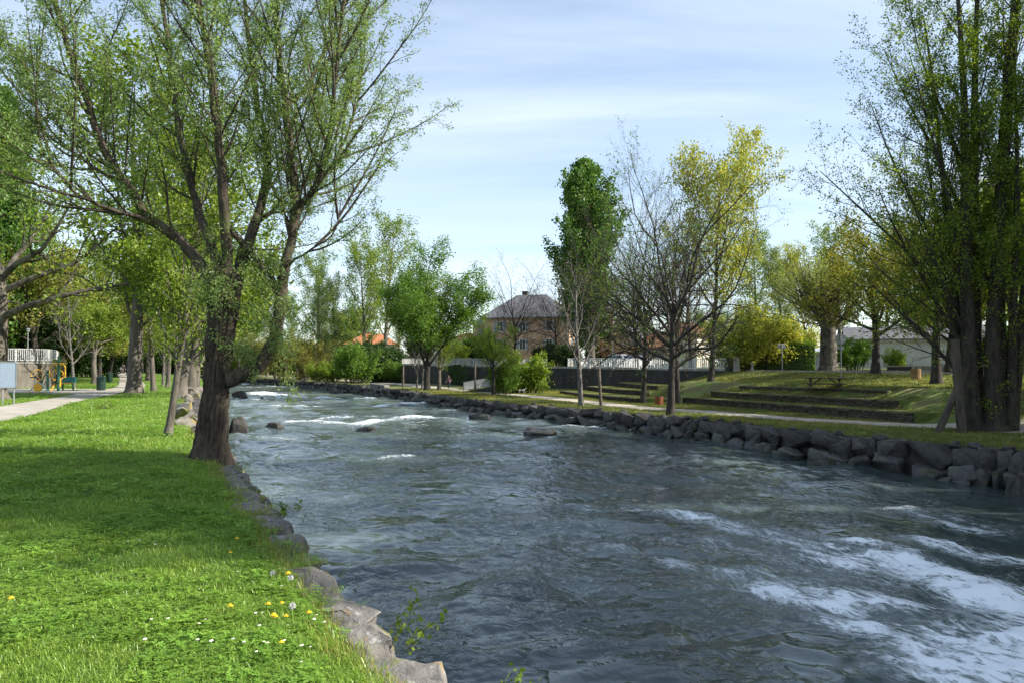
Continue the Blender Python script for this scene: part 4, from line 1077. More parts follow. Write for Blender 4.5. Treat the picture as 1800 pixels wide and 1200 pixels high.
# ------------------------------------------------------------------ upstream bend (middle)
for i, (px, d, k, s, lab) in enumerate([
        (445, 158, 'bush_willow', 1.3, 'olive willow shrub overhanging the water at the river bend'), (492, 150, 'bush_willow', 1.15, 'feathery willow shrub beside the river bend'), (540, 138, 'bush_willow', 1.15, 'feathery willow shrub left of the round bush'),
        (470, 175, 'greywillow0', 1.1, 'grey-green willow tree behind the river bend'), (520, 165, 'greywillow1', 1.05, 'grey-green willow tree over the feathery shrubs'), (566, 142, 'greywillow0', 1.0, 'grey-green leaning willow above the round bush'),
        (596, 150, 'greywillow1', 1.2, 'grey-green tree left of the tall light poplars'), (640, 140, 'airy1', 1.28, 'tall light poplar above the red roof'), (676, 148, 'airy2', 1.45, 'tallest light poplar next to the round leafy tree'), (700, 160, 'greywillow1', 1.1, 'thin grey-green tree behind the round leafy tree'),
        (420, 200, 'round0', 1.5, 'broad tree closing the view up the river'), (560, 210, 'airy0', 1.5, 'tall tree far behind the river bend'), (620, 220, 'round1', 1.3, 'broad tree far behind the red roof')]):
    tpx('bank_willow' if 'willow' in k else 'bank_tree', k, px, d, lab, s=s, cat='bush' if k.startswith('bush') else 'tree', group='trees at the river bend')
for px, d, k, s, lab in [(622, 116, 'bush_green', 1.35, 'round bright green bush at the end of the boulder bank'), (585, 125, 'bush_lime', 1.0, 'yellow-green bush beside the round bright bush'), (672, 124, 'bush_dark', 1.5, 'dense dark shrub left of the concrete wall'),
                         (700, 126, 'bush_dark', 1.4, 'dark shrub touching the end of the concrete wall'), (650, 128, 'bush_dark', 1.7, 'tall dark shrub behind the round bright bush'), (690, 121, 'bush_green', .8, 'glossy green shrub in front of the dark shrubs'), (560, 128, 'bush_lime', 1.0, 'low yellow-green bush on the upstream bank'), (530, 140, 'bush_lime', .9, 'small yellow-green bush under the feathery willows'),
                         (1, 1, None, 0, None)]:
    if k: tpx('shrub', k, px, d, lab, s=s, cat='bush', group='riverside shrubs')
# ------------------------------------------------------------------ far bank trees
tpx('round_tree', 'round0', 751, 87, 'round-headed leafy tree on the far bank above the boulders', s=1.12, sx=1.02, rz=1.1)
tpx('slender_tree', 'barepale', 733, 92, 'thin pale trunk left of the round-headed tree', s=.6, rz=2)
tpx('slender_tree', 'barepale', 742, 89, 'thin pale trunk close against the round-headed tree', s=.62, rz=4)
tpx('slender_tree', 'airy0', 772, 88, 'slim leaning tree between the round-headed tree and the walker', s=.62, sx=1.2, rz=1, lean=.06)
tpx('slender_tree', 'park_lime', 867, 75, 'small crooked tree with sparse leaves beside the footpath', s=.72, sx=.9, rz=2)
tpx('birch_tree', 'barepale', 1021, 56.5, 'pale bare tree at the edge of the boulder bank', s=.95, sx=1.1, rz=.8)
tpx('bare_tree', 'baredark', 1130, 60, 'thin bare tree leaning beside the orange litter bin', s=1.15, sx=.75, rz=2.2)
tpx('dark_tree', 'baredark', 1178, 46, 'dark spreading nearly leafless tree by the footpath', s=1.08, sx=.88, rz=1.4)
tpx('bare_tree', 'barefar', 1191, 60, 'bare dark trunk directly behind the spreading leafless tree', s=1.15, sx=.8, rz=3)
tpx('yellow_tree', 'yellow', 1249, 68, 'tall yellow-green maple by the end of the railing', s=1.10, sx=.8, rz=0.0, lean=.10)
tpx('pollard_tree', 'pollard', 1455, 73, 'thick pollarded plane by the road behind the picnic table', s=.95, sx=.92, rz=1)
tpx('park_tree', 'park_olive', 1538, 63, 'leaning park tree with yellowish leaves right of the picnic table', s=1.3, rz=.2, lean=.05)
tpx('park_tree', 'park_olive', 1645, 51, 'park tree with pale rooted trunk behind the leaning post', s=1.25, rz=2)
tpx('park_tree', 'park_lime', 1667, 66, 'park tree seen just right of the wooden bin', s=1.2, rz=4)
tpx('park_tree', 'park_lime', 1790, 58, 'park tree at the right edge behind the poplar clump', s=1.5, rz=3)
tpx('park_tree', 'park_green', 1850, 46, 'park tree just beyond the right edge of the poplar clump', s=1.5, rz=5)
tpx('park_tree', 'yellow', 1720, 84, 'yellow-green tree behind the poplar clump', s=1.0, rz=5)
tpx('poplar_tree', 'poplar0', 1040, 104, 'tall dense green poplar behind the concrete wall', s=1.06, sx=.98, rz=.4, z=2.0)
tpx('bare_tree', 'barefar', 905, 108, 'bare tree in front of the brown house', s=.95, rz=1)
tpx('bare_tree', 'barefar', 978, 110, 'bare tree at the right corner of the brown house', s=.9, rz=4)
tpx('bare_tree', 'baretwig', 1070, 98, 'reddish twiggy tree below the tall green poplar', s=1.15, rz=4)
tpx('bare_tree', 'barefar', 1120, 90, 'bare purplish tree behind the railing', s=1.25, rz=3)
tpx('bare_tree', 'barefar', 1215, 86, 'bare tree behind the railing end', s=1.15, rz=2)
tpx('bush', 'bush_dark', 960, 106, 'dark evergreen bush before the brown house', s=.8, cat='bush', group='roadside shrubs')
tpx('bush', 'bush_dark', 1000, 100, 'dark evergreen bush beside the poplar foot', s=.8, cat='bush', group='roadside shrubs')
tpx('bush', 'bush_dark', 845, 118, 'dark bush between the cream house and the brown house', s=1.2, cat='bush', group='roadside shrubs')
tpx('bush', 'bush_lime', 800, 112, 'pale green bush behind the railing near the cream house', s=1.1, cat='bush', group='roadside shrubs')
tpx('bush', 'bush_brown', 1082, 96, 'brownish bush behind the railing', s=.9, cat='bush', group='roadside shrubs')
tpx('bush', 'bush_green', 885, 76.5, 'leafy bush in front of the ramp', s=.7, cat='bush', group='riverside shrubs')
tpx('bush', 'bush_lime', 927, 80, 'bright yellow-green bush growing against the concrete wall', s=1.25, cat='bush', group='riverside shrubs')
tpx('bush', 'bush_lime', 908, 81, 'smaller bright bush left of the one against the concrete wall', s=.95, cat='bush', group='riverside shrubs')
tpx('bush', 'bush_yellow', 1290, 77, 'yellow-green spreading shrub beside the stone pillar', s=1.1, cat='bush', group='roadside shrubs')
tpx('bush', 'bush_yellow', 1340, 79, 'yellow-green spreading shrub over the hedge', s=1.3, cat='bush', group='roadside shrubs')
tpx('bush', 'bush_yellow', 1385, 81, 'yellow-green spreading shrub at the hedge end', s=1.1, cat='bush', group='roadside shrubs')
tpx('bush', 'bush_green', 1500, 82, 'low green bush behind the pollarded plane', s=.8, cat='bush', group='roadside shrubs')
tpx('bush', 'bush_lime', 1575, 84, 'low light bush against the garden wall', s=.7, cat='bush', group='roadside shrubs')
for i, (px, d, k, s) in enumerate([(1330, 125, 'airy0', 1.1), (1420, 118, 'yellow', .9), (1480, 112, 'airy2', 1.05), (1560, 120, 'airy1', 1.1), (1640, 118, 'round0', .9), (1700, 105, 'yellow', 1.0), (1760, 100, 'airy0', 1.2), (1240, 150, 'round1', .8), (1380, 95, 'greywillow0', .85), (1830, 80, 'airy1', 1.1), (1100, 165, 'round0', .8), (760, 165, 'greywillow0', .8), (1010, 175, 'round1', .8)]):
    lab = ['airy tree behind the hedge', 'yellow tree behind the pollarded plane', 'airy tree right of the pollarded plane crown', 'tall airy tree behind the white building', 'round tree over the white building roof', 'yellow tree right of the white building', 'airy tree at the far right behind the clump', 'round tree behind the cream houses', 'grey-green tree over the hedge end',
           'airy tree beyond the right edge', 'round tree behind the houses with orange roof', 'thin grey-green tree behind the cream house', 'round tree behind the brown house'][i]
    tpx('garden_tree', k, px, d, lab, s=s, group='garden trees behind the road')
# poplars of the far bank that stand past the right edge of the view and shade river and lawn
for i, (x, y, s, sx, k) in enumerate([(28, 7.0, 1.02, 1.15, 'poplar0'), (31, 8.4, 1.06, 1.1, 'poplar1'), (28.5, 16.4, .88, 1.05, 'poplar1'), (27, 22.5, .85, .7, 'poplar0'), (24.5, 29.5, .8, 1.0, 'park_green'), (33, 27, 1.0, .7, 'poplar1'), (29.5, 33.0, .8, .9, 'poplar0'), (36, 37.5, 1.0, .8, 'poplar1'), (30, 12.5, .78, .95, 'poplar0')]):
    tree('bank_tree', k, x, y, ['poplar farthest downstream on the far bank', 'tallest poplar standing behind the farthest downstream one', 'poplar between the two downstream groups', 'lower poplar downstream of the boulder bend', 'leafy tree next downstream from the poplar clump', 'poplar standing back from the bank behind the leafy tree', 'high poplar next to the poplar clump on its downstream side', 'high poplar behind the poplar clump away from the river', 'shortest poplar in the downstream row on the far bank'][i], s=s, sx=sx, group='trees downstream on the far bank')

# thickets that close the view under the far crowns
for i, (px, d, k, s) in enumerate([(238, 200, 'bush_dark', 2.0), (262, 190, 'bush_green', 1.8), (285, 200, 'bush_dark', 2.2), (308, 185, 'bush_dark', 2.0), (330, 195, 'bush_green', 1.9), (352, 205, 'bush_dark', 2.3), (376, 200, 'bush_dark', 2.0), (400, 215, 'bush_green', 2.2), (425, 235, 'bush_dark', 2.4), (455, 235, 'bush_dark', 2.4), (490, 215, 'bush_green', 2.0), (520, 205, 'bush_dark', 2.2), (555, 190, 'bush_dark', 1.9), (590, 180, 'bush_dark', 1.9), (190, 210, 'bush_dark', 2.1), (165, 175, 'bush_dark', 1.7), (60, 130, 'bush_dark', 2.0), (-30, 120, 'bush_dark', 2.0), (1290, 120, 'bush_dark', 1.2), (1150, 150, 'bush_dark', 1.6), (1060, 150, 'bush_dark', 1.7), (770, 160, 'bush_dark', 1.4), (740, 150, 'bush_dark', 1.4), (1760, 90, 'bush_dark', 1.2), (1500, 105, 'bush_dark', 1.1)]):
    lab = ['left of the poplar trunk gap', 'just right of the poplar trunk', 'behind the slim young trees', 'behind the thin pale sapling', 'behind the rubble heap trees', 'behind the pale straight trunk', 'left of the willow bole', 'right of the willow bole', 'at the river bend under the willow fork', 'at the head of the river', 'behind the feathery willow shrubs', 'under the grey-green willows', 'left of the red roof', 'under the red roof', 'beyond the far walkers', 'behind the second bin', 'behind the stained wall', 'at the left edge behind the wall', 'behind the hedge', 'between the two tiled houses', 'behind the reddish twiggy tree', 'behind the white gabled house', 'behind the round-headed tree', 'right of the pale building', 'behind the road sign'][i]
    tpx('thicket', k, px, d, ('bright' if 'green' in k else 'dark') + ' leafy thicket ' + lab, s=s, cat='bush', group='thickets closing the background')
# ------------------------------------------------------------------ hedge
def hedge(label, pts, h, th, matk, n_per_m=900, size=.14):
    root = thing('hedge', label, 'hedge', (pts[0][0], pts[0][1], lz(*pts[0])))
    o = Vector((pts[0][0], pts[0][1])); core = MB(); P = []; Nn = []
    g = np.random.default_rng(int(h * 100))
    for a, b in zip(pts[:-1], pts[1:]):
        a, b = Vector(a) - o, Vector(b) - o; m = (a + b) / 2; t = b - a; n = Vector((t.y, -t.x)).normalized()
        core.box((m.x, m.y, h * .46), (t.length, th * .8, h * .9), math.atan2(t.y, t.x))
        k = int(t.length * n_per_m); u = g.random(k); v = g.random(k); side = g.integers(0, 3, k)
        for i in range(k):
            p = a + t * u[i]; bul = 1 + .25 * (vnoise(p.x * .9, p.y * .9 + v[i] * 3) - .5)
            if side[i] == 2: q = p + n * (v[i] - .5) * th; z = h * (.96 + .08 * bul * g.random()); nn = (0, 0, 1)
            else:
                s = 1 if side[i] else -1; q = p + n * s * th * .5 * bul; z = h * v[i]; nn = (n.x * s, n.y * s, .2)
            P.append((q.x, q.y, z)); Nn.append(nn)
    core.build('stems', M['leaf_dark'], root)
    P, Nn = np.array(P), np.array(Nn); n = len(P)
    a = g.normal(0, .7, (n, 3)) + np.array([0, 0, .3]); a /= np.linalg.norm(a, axis=1, keepdims=True)
    w = np.cross(a, Nn + g.normal(0, .5, (n, 3))); w /= np.linalg.norm(w, axis=1, keepdims=True)
    P = P + g.normal(0, .07, (n, 3)); l = size * g.uniform(.7, 1.3, (n, 1))
    V = np.stack([P - a * l / 2, P + w * l * .3, P + a * l / 2, P - w * l * .3], 1).reshape(-1, 3)
    link('foliage', new_mesh('hedge_foliage', V, np.arange(n * 4).reshape(-1, 4), [M[matk]]), root)
hedge('tall clipped green hedge behind the road between pillar and plane', [(xat(1286, 79), 79), (xat(1360, 78.5), 78.5), (xat(1432, 77), 77)], 2.7, 1.3, 'leaf_green')

# ------------------------------------------------------------------ retaining wall, railings, ramp
M['conc_dark'] = surf('dark_concrete', (0.03, 0.03, 0.03), (0.07, 0.069, 0.065), 1.1, 0.95, 0.4, 0.01, 8.0, 'Object', (1, 1, .35), 0.3, 0.7, [((0.035, 0.035, 0.033), .9, .55, .7, (1, 1, .12))])
M['conc'] = surf('concrete', (0.22, 0.21, 0.19), (0.36, 0.345, 0.315), 1.3, 0.95, 0.4, 0.01, 9.0, 'Object')
M['rail'] = surf('rail_paint', (0.70, 0.70, 0.68), (0.82, 0.82, 0.80), 5.0, 0.55, 0.1, 0.003)
M['rail_old'] = surf('rail_weathered', (0.30, 0.30, 0.29), (0.56, 0.56, 0.54), 1.5, 0.7, 0.1, 0.003, 6, 'Object', (1, 1, .3))
M['steel'] = surf('galvanised', (0.25, 0.26, 0.27), (0.40, 0.41, 0.42), 3.0, 0.5, 0.1, 0.002, None, 'Object', None, .35, .65, None, .6)
def wall_run(name, label, pts, zb, zt, th, mat, coping=None, group=None):
    root = thing(name, label, 'wall', (pts[0][0], pts[0][1], 0), 0, group); o = Vector(pts[0])
    for i, (a, b) in enumerate(zip(pts[:-1], pts[1:])):
        a, b = Vector(a) - o, Vector(b) - o; m = (a + b) / 2; t = b - a; n = Vector((-t.y, t.x)).normalized()
        za, zt_ = zb(i), zt(i)
        c = m
        MB().box((c.x, c.y, (za + zt_) / 2), (t.length - .012, th, zt_ - za), math.atan2(t.y, t.x)).build('wall_panel', mat, root)
        if coping: MB().box((c.x, c.y, zt_ + .06), (t.length - .004, th + .1, .12), math.atan2(t.y, t.x)).build('coping', coping, root)
    return root
NW = 16
wl_pts = [(20.06 - 36.76 * i / NW + .12, 75 + 45 * i / NW) for i in range(NW + 1)]
wmid = lambda i: 75 + 45 * (i + .5) / NW
wall_run('retaining_wall', 'long dark concrete retaining wall below the white railing', wl_pts, lambda i: float(bank_z(wmid(i))) - .8, lambda i: float(road_z(wmid(i))) + .02, .34, M['conc_dark'], M['conc'])

def railing(label, pts3, h, spacing, mat, post_every, singles=True, w=.045, joined_name='balusters'):
    """pts3: foot line (x, y, z)"""
    o = Vector(pts3[0]); root = thing('railing', label, 'railing', o); tot = 0
    top, bot, joined = MB(), MB(), MB(); proto_b = None
    for a, b in zip(pts3[:-1], pts3[1:]):
        a, b = Vector(a) - o, Vector(b) - o; t = b - a; L = t.length; hd = t.normalized(); rz = math.atan2(t.y, t.x); pit = -math.asin(hd.z)
        m = (a + b) / 2
        top.box((m.x, m.y, m.z + h), (L + .02, .075, .07), rz, 0, pit); bot.box((m.x, m.y, m.z + .12), (L + .02, .06, .06), rz, 0, pit)
        n = int(L / spacing)
        for k in range(n):
            p = a + t * ((k + .5) / n)
            if singles:
                if proto_b is None: proto_b = MB().box((0, 0, 0), (.055, .075, h - .19)).mesh('baluster', mat)
                link('baluster', proto_b, root, (p.x, p.y, p.z + .15 + (h - .19) / 2), (0, 0, rz))
            else: joined.box((p.x, p.y, p.z + .15 + (h - .19) / 2), (.055, .07, h - .19), rz)
        k = max(1, int(L / post_every))
        for j in range(k):
            p = a + t * (j / k); MB().box((p.x, p.y, p.z + h / 2 + .01), (.09, .09, h + .06), rz).build('post', mat, root)
    top.build('top_rail', mat, root); bot.build('bottom_rail', mat, root)
    if not singles: tag(joined.build('balusters', mat, root), None, None, None, 'stuff')
    return root
rp = lambda i, dz=.14: (wl_pts[i][0], wl_pts[i][1], float(road_z(wl_pts[i][1])) + dz)
railing('white barred railing on the road edge above the stone terraces', [rp(i) for i in range(0, 7)], 1.05, .23, M['rail'], 2.1, True)
railing('weathered white railing along the upstream part of the wall', [rp(i) for i in range(7, NW + 1)], .95, .2, M['rail_old'], 2.4, False)
# ramp: a low wall climbing in front of the retaining wall with its own railing
ra, rb = Vector((xat(815, 84), 84, float(bank_z(84)))), Vector((xat(905, 80.5), 80.5, .15))
ramp_root = thing('ramp', 'sloping concrete ramp in front of the dark wall', 'ramp', ra)
d_ = rb - ra; nrm = Vector((-d_.y, d_.x, 0)).normalized() * 1.4
if nrm.y < 0: nrm = -nrm
vs = [Vector((0, 0, -.4)), Vector((d_.x, d_.y, -.4)), Vector((d_.x, d_.y, d_.z)), Vector((0, 0, .08))]
vs = vs + [p + nrm for p in vs]
MB().add(vs, [(0, 1, 2, 3), (7, 6, 5, 4), (0, 4, 5, 1), (1, 5, 6, 2), (2, 6, 7, 3), (3, 7, 4, 0)]).build('slope', M['conc_dark'], ramp_root)
railing('pale barred railing climbing along the ramp', [tuple(ra + Vector((0, -.02, .08)) + nrm * .05), tuple(rb + Vector((0, -.02, 0)) + nrm * .05)], .95, .12, M['rail_old'], 1.6, True)
# stone pillar pair at the railing end
p = thing('stone_pillar', 'pale tapering stone pillar at the end of the white railing', 'pillar', (20.9, 74.2, lz(20.9, 74.2)))
MB().box((0, 0, .58), (.46, .5, 1.3), R_(-50), 0, 0, .8).build('shaft', M['conc'], p, bevel=.03)
MB().box((0, 0, 1.27), (.42, .46, .1), R_(-50)).build('cap', M['conc'], p, bevel=.02)
p = thing('stone_pillar', 'dark mossy pillar between the railing and the pale pillar', 'pillar', (20.3, 74.9, lz(20.9, 74.2)))
MB().box((0, 0, .56), (.4, .4, 1.25), R_(-50), 0, 0, .9).build('shaft', M['conc_dark'], p, bevel=.03)
MB().box((0, 0, 1.22), (.4, .4, .1), R_(-50)).build('cap', M['conc_dark'], p, bevel=.02)
# ivy on the wall
def ivy(label, c, rot, w, h, n, matk):
    g = np.random.default_rng(n); u = g.normal(0, .33, n) * w; v = h * (1 - g.random(n) ** 1.4)
    keep = fbm(u * 2 + 9, v * 2, 3, 5) > .42; u, v = u[keep], v[keep]; n = len(u)
    P = np.stack([u, -.05 - .13 * g.random(n), v], 1); a = g.normal(0, .5, (n, 3)) + np.array([0, 0, -.8]); a /= np.linalg.norm(a, axis=1, keepdims=True)
    wv = np.cross(a, np.array([0, -1, .4]) + g.normal(0, .35, (n, 3))); wv /= np.linalg.norm(wv, axis=1, keepdims=True); l = .17 * g.uniform(.7, 1.3, (n, 1))
    V = np.stack([P - a * l / 2, P + wv * l * .42, P + a * l / 2, P - wv * l * .42], 1).reshape(-1, 3)
    o = link('ivy', new_mesh('ivy', V, np.arange(n * 4).reshape(-1, 4), [M[matk]]), None, c, (0, 0, rot)); tag(o, label, 'ivy')
wa = math.atan2(-45, 36.76)
ivy('dark ivy hanging on the concrete wall behind the walker', (xat(808, 106.5) - .2, 105.2, -.5), wa, 3.4, 2.5, 3500, 'leaf_dark')

# ------------------------------------------------------------------ left abutment wall with weathered railing
M['conc_stain'] = surf('stained_concrete', (0.08, 0.07, 0.058), (0.24, 0.22, 0.185), 1.2, 0.95, 0.4, 0.01, 8.0, 'Object', (1, 1, .15), 0.32, 0.68, [((0.07, 0.055, 0.04), 1.3, .50, .66, (1, 1, .12)), ((0.08, 0.09, 0.03), 1.0, .60, .74, (1, 1, .3))])
aw = [(xat(-40, 62), 62), (xat(28, 63), 63), (xat(78, 64.5), 64.5), (xat(98, 68), 68), (xat(104, 80), 80)]
wall_run('abutment_wall', 'stained concrete wall behind the exercise machines', aw, lambda i: -.5, lambda i: 2.0, .4, M['conc_stain'], M['conc'])
railing('weathered grey railing on top of the stained concrete wall', [(x, y, 2.12) for x, y in aw], 1.02, .13, M['rail_old'], 2.0, False)
ivy('bright ivy patch on the stained wall beside the exercise machines', (xat(94, 67.2) - .1, 66.8, .1), .9, 1.3, 2.2, 1600, 'leaf_lime')
wl2 = [(x, y) for x, y in aw]
mbp = MB(); mbp.prism([aw[0], aw[1], aw[2], aw[3], aw[4], (-67, 112), (-90, 112), (-80, 62)], -.4, 1.95)
tag(mbp.build('raised_bank', M['lawn'], None, (0, .28, 0)), 'raised grassy bank behind the stained concrete wall', 'bank', None, 'structure')

# ------------------------------------------------------------------ houses
M['slate'] = surf('slate_roof', (0.085, 0.085, 0.095), (0.17, 0.17, 0.185), 2.0, 0.75, 0.4, 0.02, 10, 'Object', (1, 1, 2))
M['tile'] = surf('clay_tile', (0.30, 0.11, 0.05), (0.48, 0.20, 0.095), 2.5, 0.9, 0.5, 0.02, 12, 'Object')
M['tile_old'] = surf('clay_tile_old', (0.20, 0.085, 0.05), (0.34, 0.16, 0.09), 2.5, 0.9, 0.5, 0.02, 12, 'Object')
M['brownwall'] = surf('brown_render', (0.42, 0.28, 0.19), (0.56, 0.38, 0.27), 1.4, 0.95, 0.5, 0.02, 9, 'Object')
M['cream'] = surf('cream_render', (0.56, 0.51, 0.41), (0.70, 0.65, 0.54), 1.0, 0.95, 0.2, 0.01)
M['whitewall'] = surf('white_render', (0.60, 0.60, 0.58), (0.74, 0.74, 0.72), 0.8, 0.95, 0.2, 0.01)
M['greywall'] = surf('grey_render', (0.36, 0.36, 0.35), (0.48, 0.48, 0.47), 0.6, 0.95, 0.2, 0.01)
M['glass'] = plain('window_glass', (0.03, 0.035, 0.045), .12)
M['frame_w'] = plain('white_frame', (.7, .7, .68), .6)
M['shutter'] = plain('shutter', (.28, .30, .33), .7)
M['door'] = plain('door_wood', (.16, .09, .05), .6)
def house(label, x, y, rz, w, d, h, rh, wall, roof, kind='hip', z=None, wins=(), door=None, chim=None, eave=.45):
    """wins: (face, u, z, width, height) with face 'front' (-Y side) or 'side' (+X side)"""
    root = thing('house', label, 'house', (x, y, lz(x, y) if z is None else z), rz, 'houses behind the road')
    MB().box((0, 0, h / 2 - .3), (w, d, h + .6)).build('wall', wall, root)
    e = eave; W, D = w / 2 + e, d / 2 + e
    if kind == 'hip':
        k = min(W, D); rx, ry = max(W - k * .95, .2), max(D - k * .95, 0.2)
        v = [(-W, -D, h), (W, -D, h), (W, D, h), (-W, D, h), (-rx, -ry, h + rh), (rx, -ry, h + rh), (rx, ry, h + rh), (-rx, ry, h + rh)]
        v += [(a, b, h - .18) for a, b, c in v[:4]]
        f = [(0, 1, 5, 4), (1, 2, 6, 5), (2, 3, 7, 6), (3, 0, 4, 7), (4, 5, 6, 7), (8, 9, 1, 0), (9, 10, 2, 1), (10, 11, 3, 2), (11, 8, 0, 3), (11, 10, 9, 8)]
    else:
        v = [(-W, -D, h), (W, -D, h), (W, D, h), (-W, D, h), (-W, 0, h + rh), (W, 0, h + rh)]
        v += [(a, b, c + .16) for a, b, c in v]
        f = [(0, 4, 5, 1), (2, 5, 4, 3), (6, 7, 11, 10), (8, 9, 10, 11), (0, 1, 7, 6), (2, 3, 9, 8), (0, 6, 10, 4), (3, 4, 10, 9), (1, 5, 11, 7), (2, 8, 11, 5)]
        gb = [(-w / 2, -d / 2, h - .01), (-w / 2, d / 2, h - .01), (-w / 2, 0, h + rh * .9)]; gb2 = [(w / 2 - .01, b, c) for a, b, c in gb]
        MB().add([(a + .01, b, c) for a, b, c in gb] + [(a + .25, b, c) for a, b, c in gb], [(0, 1, 2), (5, 4, 3), (0, 3, 4, 1), (1, 4, 5, 2), (2, 5, 3, 0)]).build('gable', wall, root)
        MB().add(gb2 + [(a - .25, b, c) for a, b, c in gb2], [(0, 1, 2), (5, 4, 3), (0, 3, 4, 1), (1, 4, 5, 2), (2, 5, 3, 0)]).build('gable', wall, root)
    rf = MB().add(v, f).build('roof', roof, root)
    if chim: MB().box((chim[0], chim[1], h + rh - .3), (.8, .55, 1.6)).box((chim[0], chim[1], h + rh + .55), (.95, .7, .14)).build('chimney', M['conc_dark'], rf)
    MB().box((0, -D + .02, h - .1), (w + 2 * e, .1, .1)).build('gutter', M['steel'], rf)
    for face, u, z_, ww, hh in wins:
        if face == 'front': c = (u, -d / 2 - .02, z_); s = (ww, .1, hh); r = 0
        elif face == 'left': c = (-w / 2 - .02, u, z_); s = (ww, .1, hh); r = math.pi / 2
        else: c = (w / 2 + .02, u, z_); s = (ww, .1, hh); r = math.pi / 2
        wnd = link('window', MB().box((0, 0, hh / 2 - .03), (ww + .1, .12, .06)).box((0, 0, -hh / 2 + .03), (ww + .24, .2, .07)).box((-ww / 2, 0, 0), (.07, .12, hh - .1)).box((ww / 2, 0, 0), (.07, .12, hh - .1)).box((0, 0, 0), (.05, .11, hh - .1)).mesh('window', M['frame_w']), root, c, (0, 0, r if face != 'left' else -math.pi / 2))
        link('pane', MB().box((0, 0.02, 0), (ww - .06, .05, hh - .1)).mesh('pane', M['glass']), wnd)
        for sgn in (-1, 1):
            link('shutter', MB().box((sgn * (ww * .78), .0, 0), (ww * .46, .07, hh)).mesh('shutter', M['shutter']), wnd)
    if door: MB().box((door, -d / 2 - .03, 1.05), (1.0, .1, 2.1)).build('door', M['door'], root)
    return root
house('large brown house with hipped slate roof behind the bare trees', xat(936, 122), 124, R_(-14), 13.2, 9, 7.3, 3.7, M['brownwall'], M['slate'], 'hip', 1.9,
      [('front', -4, 5.9, .9, 1.5), ('front', -.5, 5.9, .9, 1.5), ('front', 3.6, 5.9, .9, 1.5), ('front', -4, 3.2, .9, 1.6), ('front', -.5, 3.2, .9, 1.6), ('front', 3.6, 3.2, .9, 1.6), ('side', -2, 5.9, .9, 1.5), ('side', 2, 5.9, .9, 1.5), ('side', -2, 3.2, .9, 1.6)], 1.6, (-1.2, .3, 1))
house('lower brown wing with slate roof left of the brown house', xat(880, 126), 128, R_(-14), 7, 8, 6.6, 2.6, M['brownwall'], M['slate'], 'hip', 1.9, [('front', -1.6, 5.1, .9, 1.4), ('front', 1.6, 5.1, .9, 1.4), ('front', 0, 2.6, .9, 1.4)])
house('small cream house with orange tiled roof behind the upstream railing', xat(822, 126), 128, R_(-12), 4.6, 6, 4.2, 1.0, M['cream'], M['tile'], 'hip', 1.9, [('front', -.9, 3.0, .7, 1.1), ('front', .9, 3.0, .7, 1.1)], None)
house('white gabled house left of the small cream house', xat(792, 140), 142, R_(60), 5, 5, 3.4, 1.5, M['whitewall'], M['tile'], 'gable', 1.9, [('front', 0, 2.2, .8, 1.1)])
house('white house with orange tiled roof behind the riverside shrubs', xat(652, 172), 174, R_(6), 11, 8, 5.0, 2.4, M['whitewall'], M['tile'], 'hip', 1.6, [('front', -3, 3, 1, 1.3), ('front', 0, 3, 1, 1.3), ('front', 3, 3, 1, 1.3)])
house('grey-white house with dark gable behind the white car', xat(1122, 116), 117, R_(58), 8, 5.4, 2.9, 3.0, M['greywall'], M['slate'], 'gable', 1.5, [('front', -2, 1.8, .9, 1.1), ('left', 0, 1.7, .9, 1.1)])
house('house with red-orange tiled roof behind the spreading dark tree', xat(1158, 112), 114, R_(-6), 6.5, 7, 2.9, 2.4, M['greywall'], M['tile_old'], 'hip', 1.5, [('front', -1.5, 1.7, 1.0, 1.2), ('front', 1.5, 1.7, 1.0, 1.2)], 0.0)
house('cream house with sunlit wall behind the railing end', xat(1222, 104), 107, R_(-34), 4.6, 7, 4.4, 1.8, M['cream'], M['tile_old'], 'hip', 1.4, [('front', 0, 2.8, .9, 1.2), ('side', 0, 2.8, .9, 1.2)])
house('low house with pale roof behind the pollarded plane', xat(1420, 92), 96, R_(-30), 8, 6, 2.4, 1.7, M['greywall'], surf('pale_roof', (.42, .45, .5), (.55, .58, .62), 1.5, .7), 'hip', 1.1, [('front', -2, 1.4, 1, 1), ('front', 2, 1.4, 1, 1)])
house('long pale grey building behind the metal fence at the right', xat(1660, 92), 97, R_(-20), 17, 8, 4.0, 1.6, M['greywall'], M['slate'], 'gable', .9, [('front', -6, 2.6, 1, 1.2), ('front', 6, 2.6, 1, 1.2)])
# garden wall and metal fence in front of the pale building
gw = [(xat(1560, 79), 79), (xat(1600, 77), 77), (xat(1700, 72), 72), (xat(1800, 66), 66)]
wall_run('garden_wall', 'low dark garden wall in front of the pale grey building', gw, lambda i: .5, lambda i: 1.75, .3, M['conc_dark'], M['conc'])
def fence(label, a, b, h):
    root = thing('metal_fence', label, 'fence', (a[0], a[1], lz(*a))); t = Vector(b) - Vector(a); n = int(t.length / .12); rz = math.atan2(t.y, t.x)
    bar = MB().tube([(0, 0, 0), (0, 0, h)], .014, 5).mesh('bar', M['steel'])
    for i in range(n): link('bar', bar, root, (t.x * (i + .5) / n, t.y * (i + .5) / n, 0))
    for z in (.12, h - .08): MB().box((t.x / 2, t.y / 2, z), (t.length, .04, .04), rz).build('rail', M['steel'], root)
    for k in (0, 1): MB().box((t.x * k, t.y * k, h / 2), (.08, .08, h + .1), rz).build('post', M['steel'], root)
fence('grey metal bar fence behind the wooden litter bin', (xat(1600, 76), 75.6), (xat(1700, 71), 70.8), 1.45)
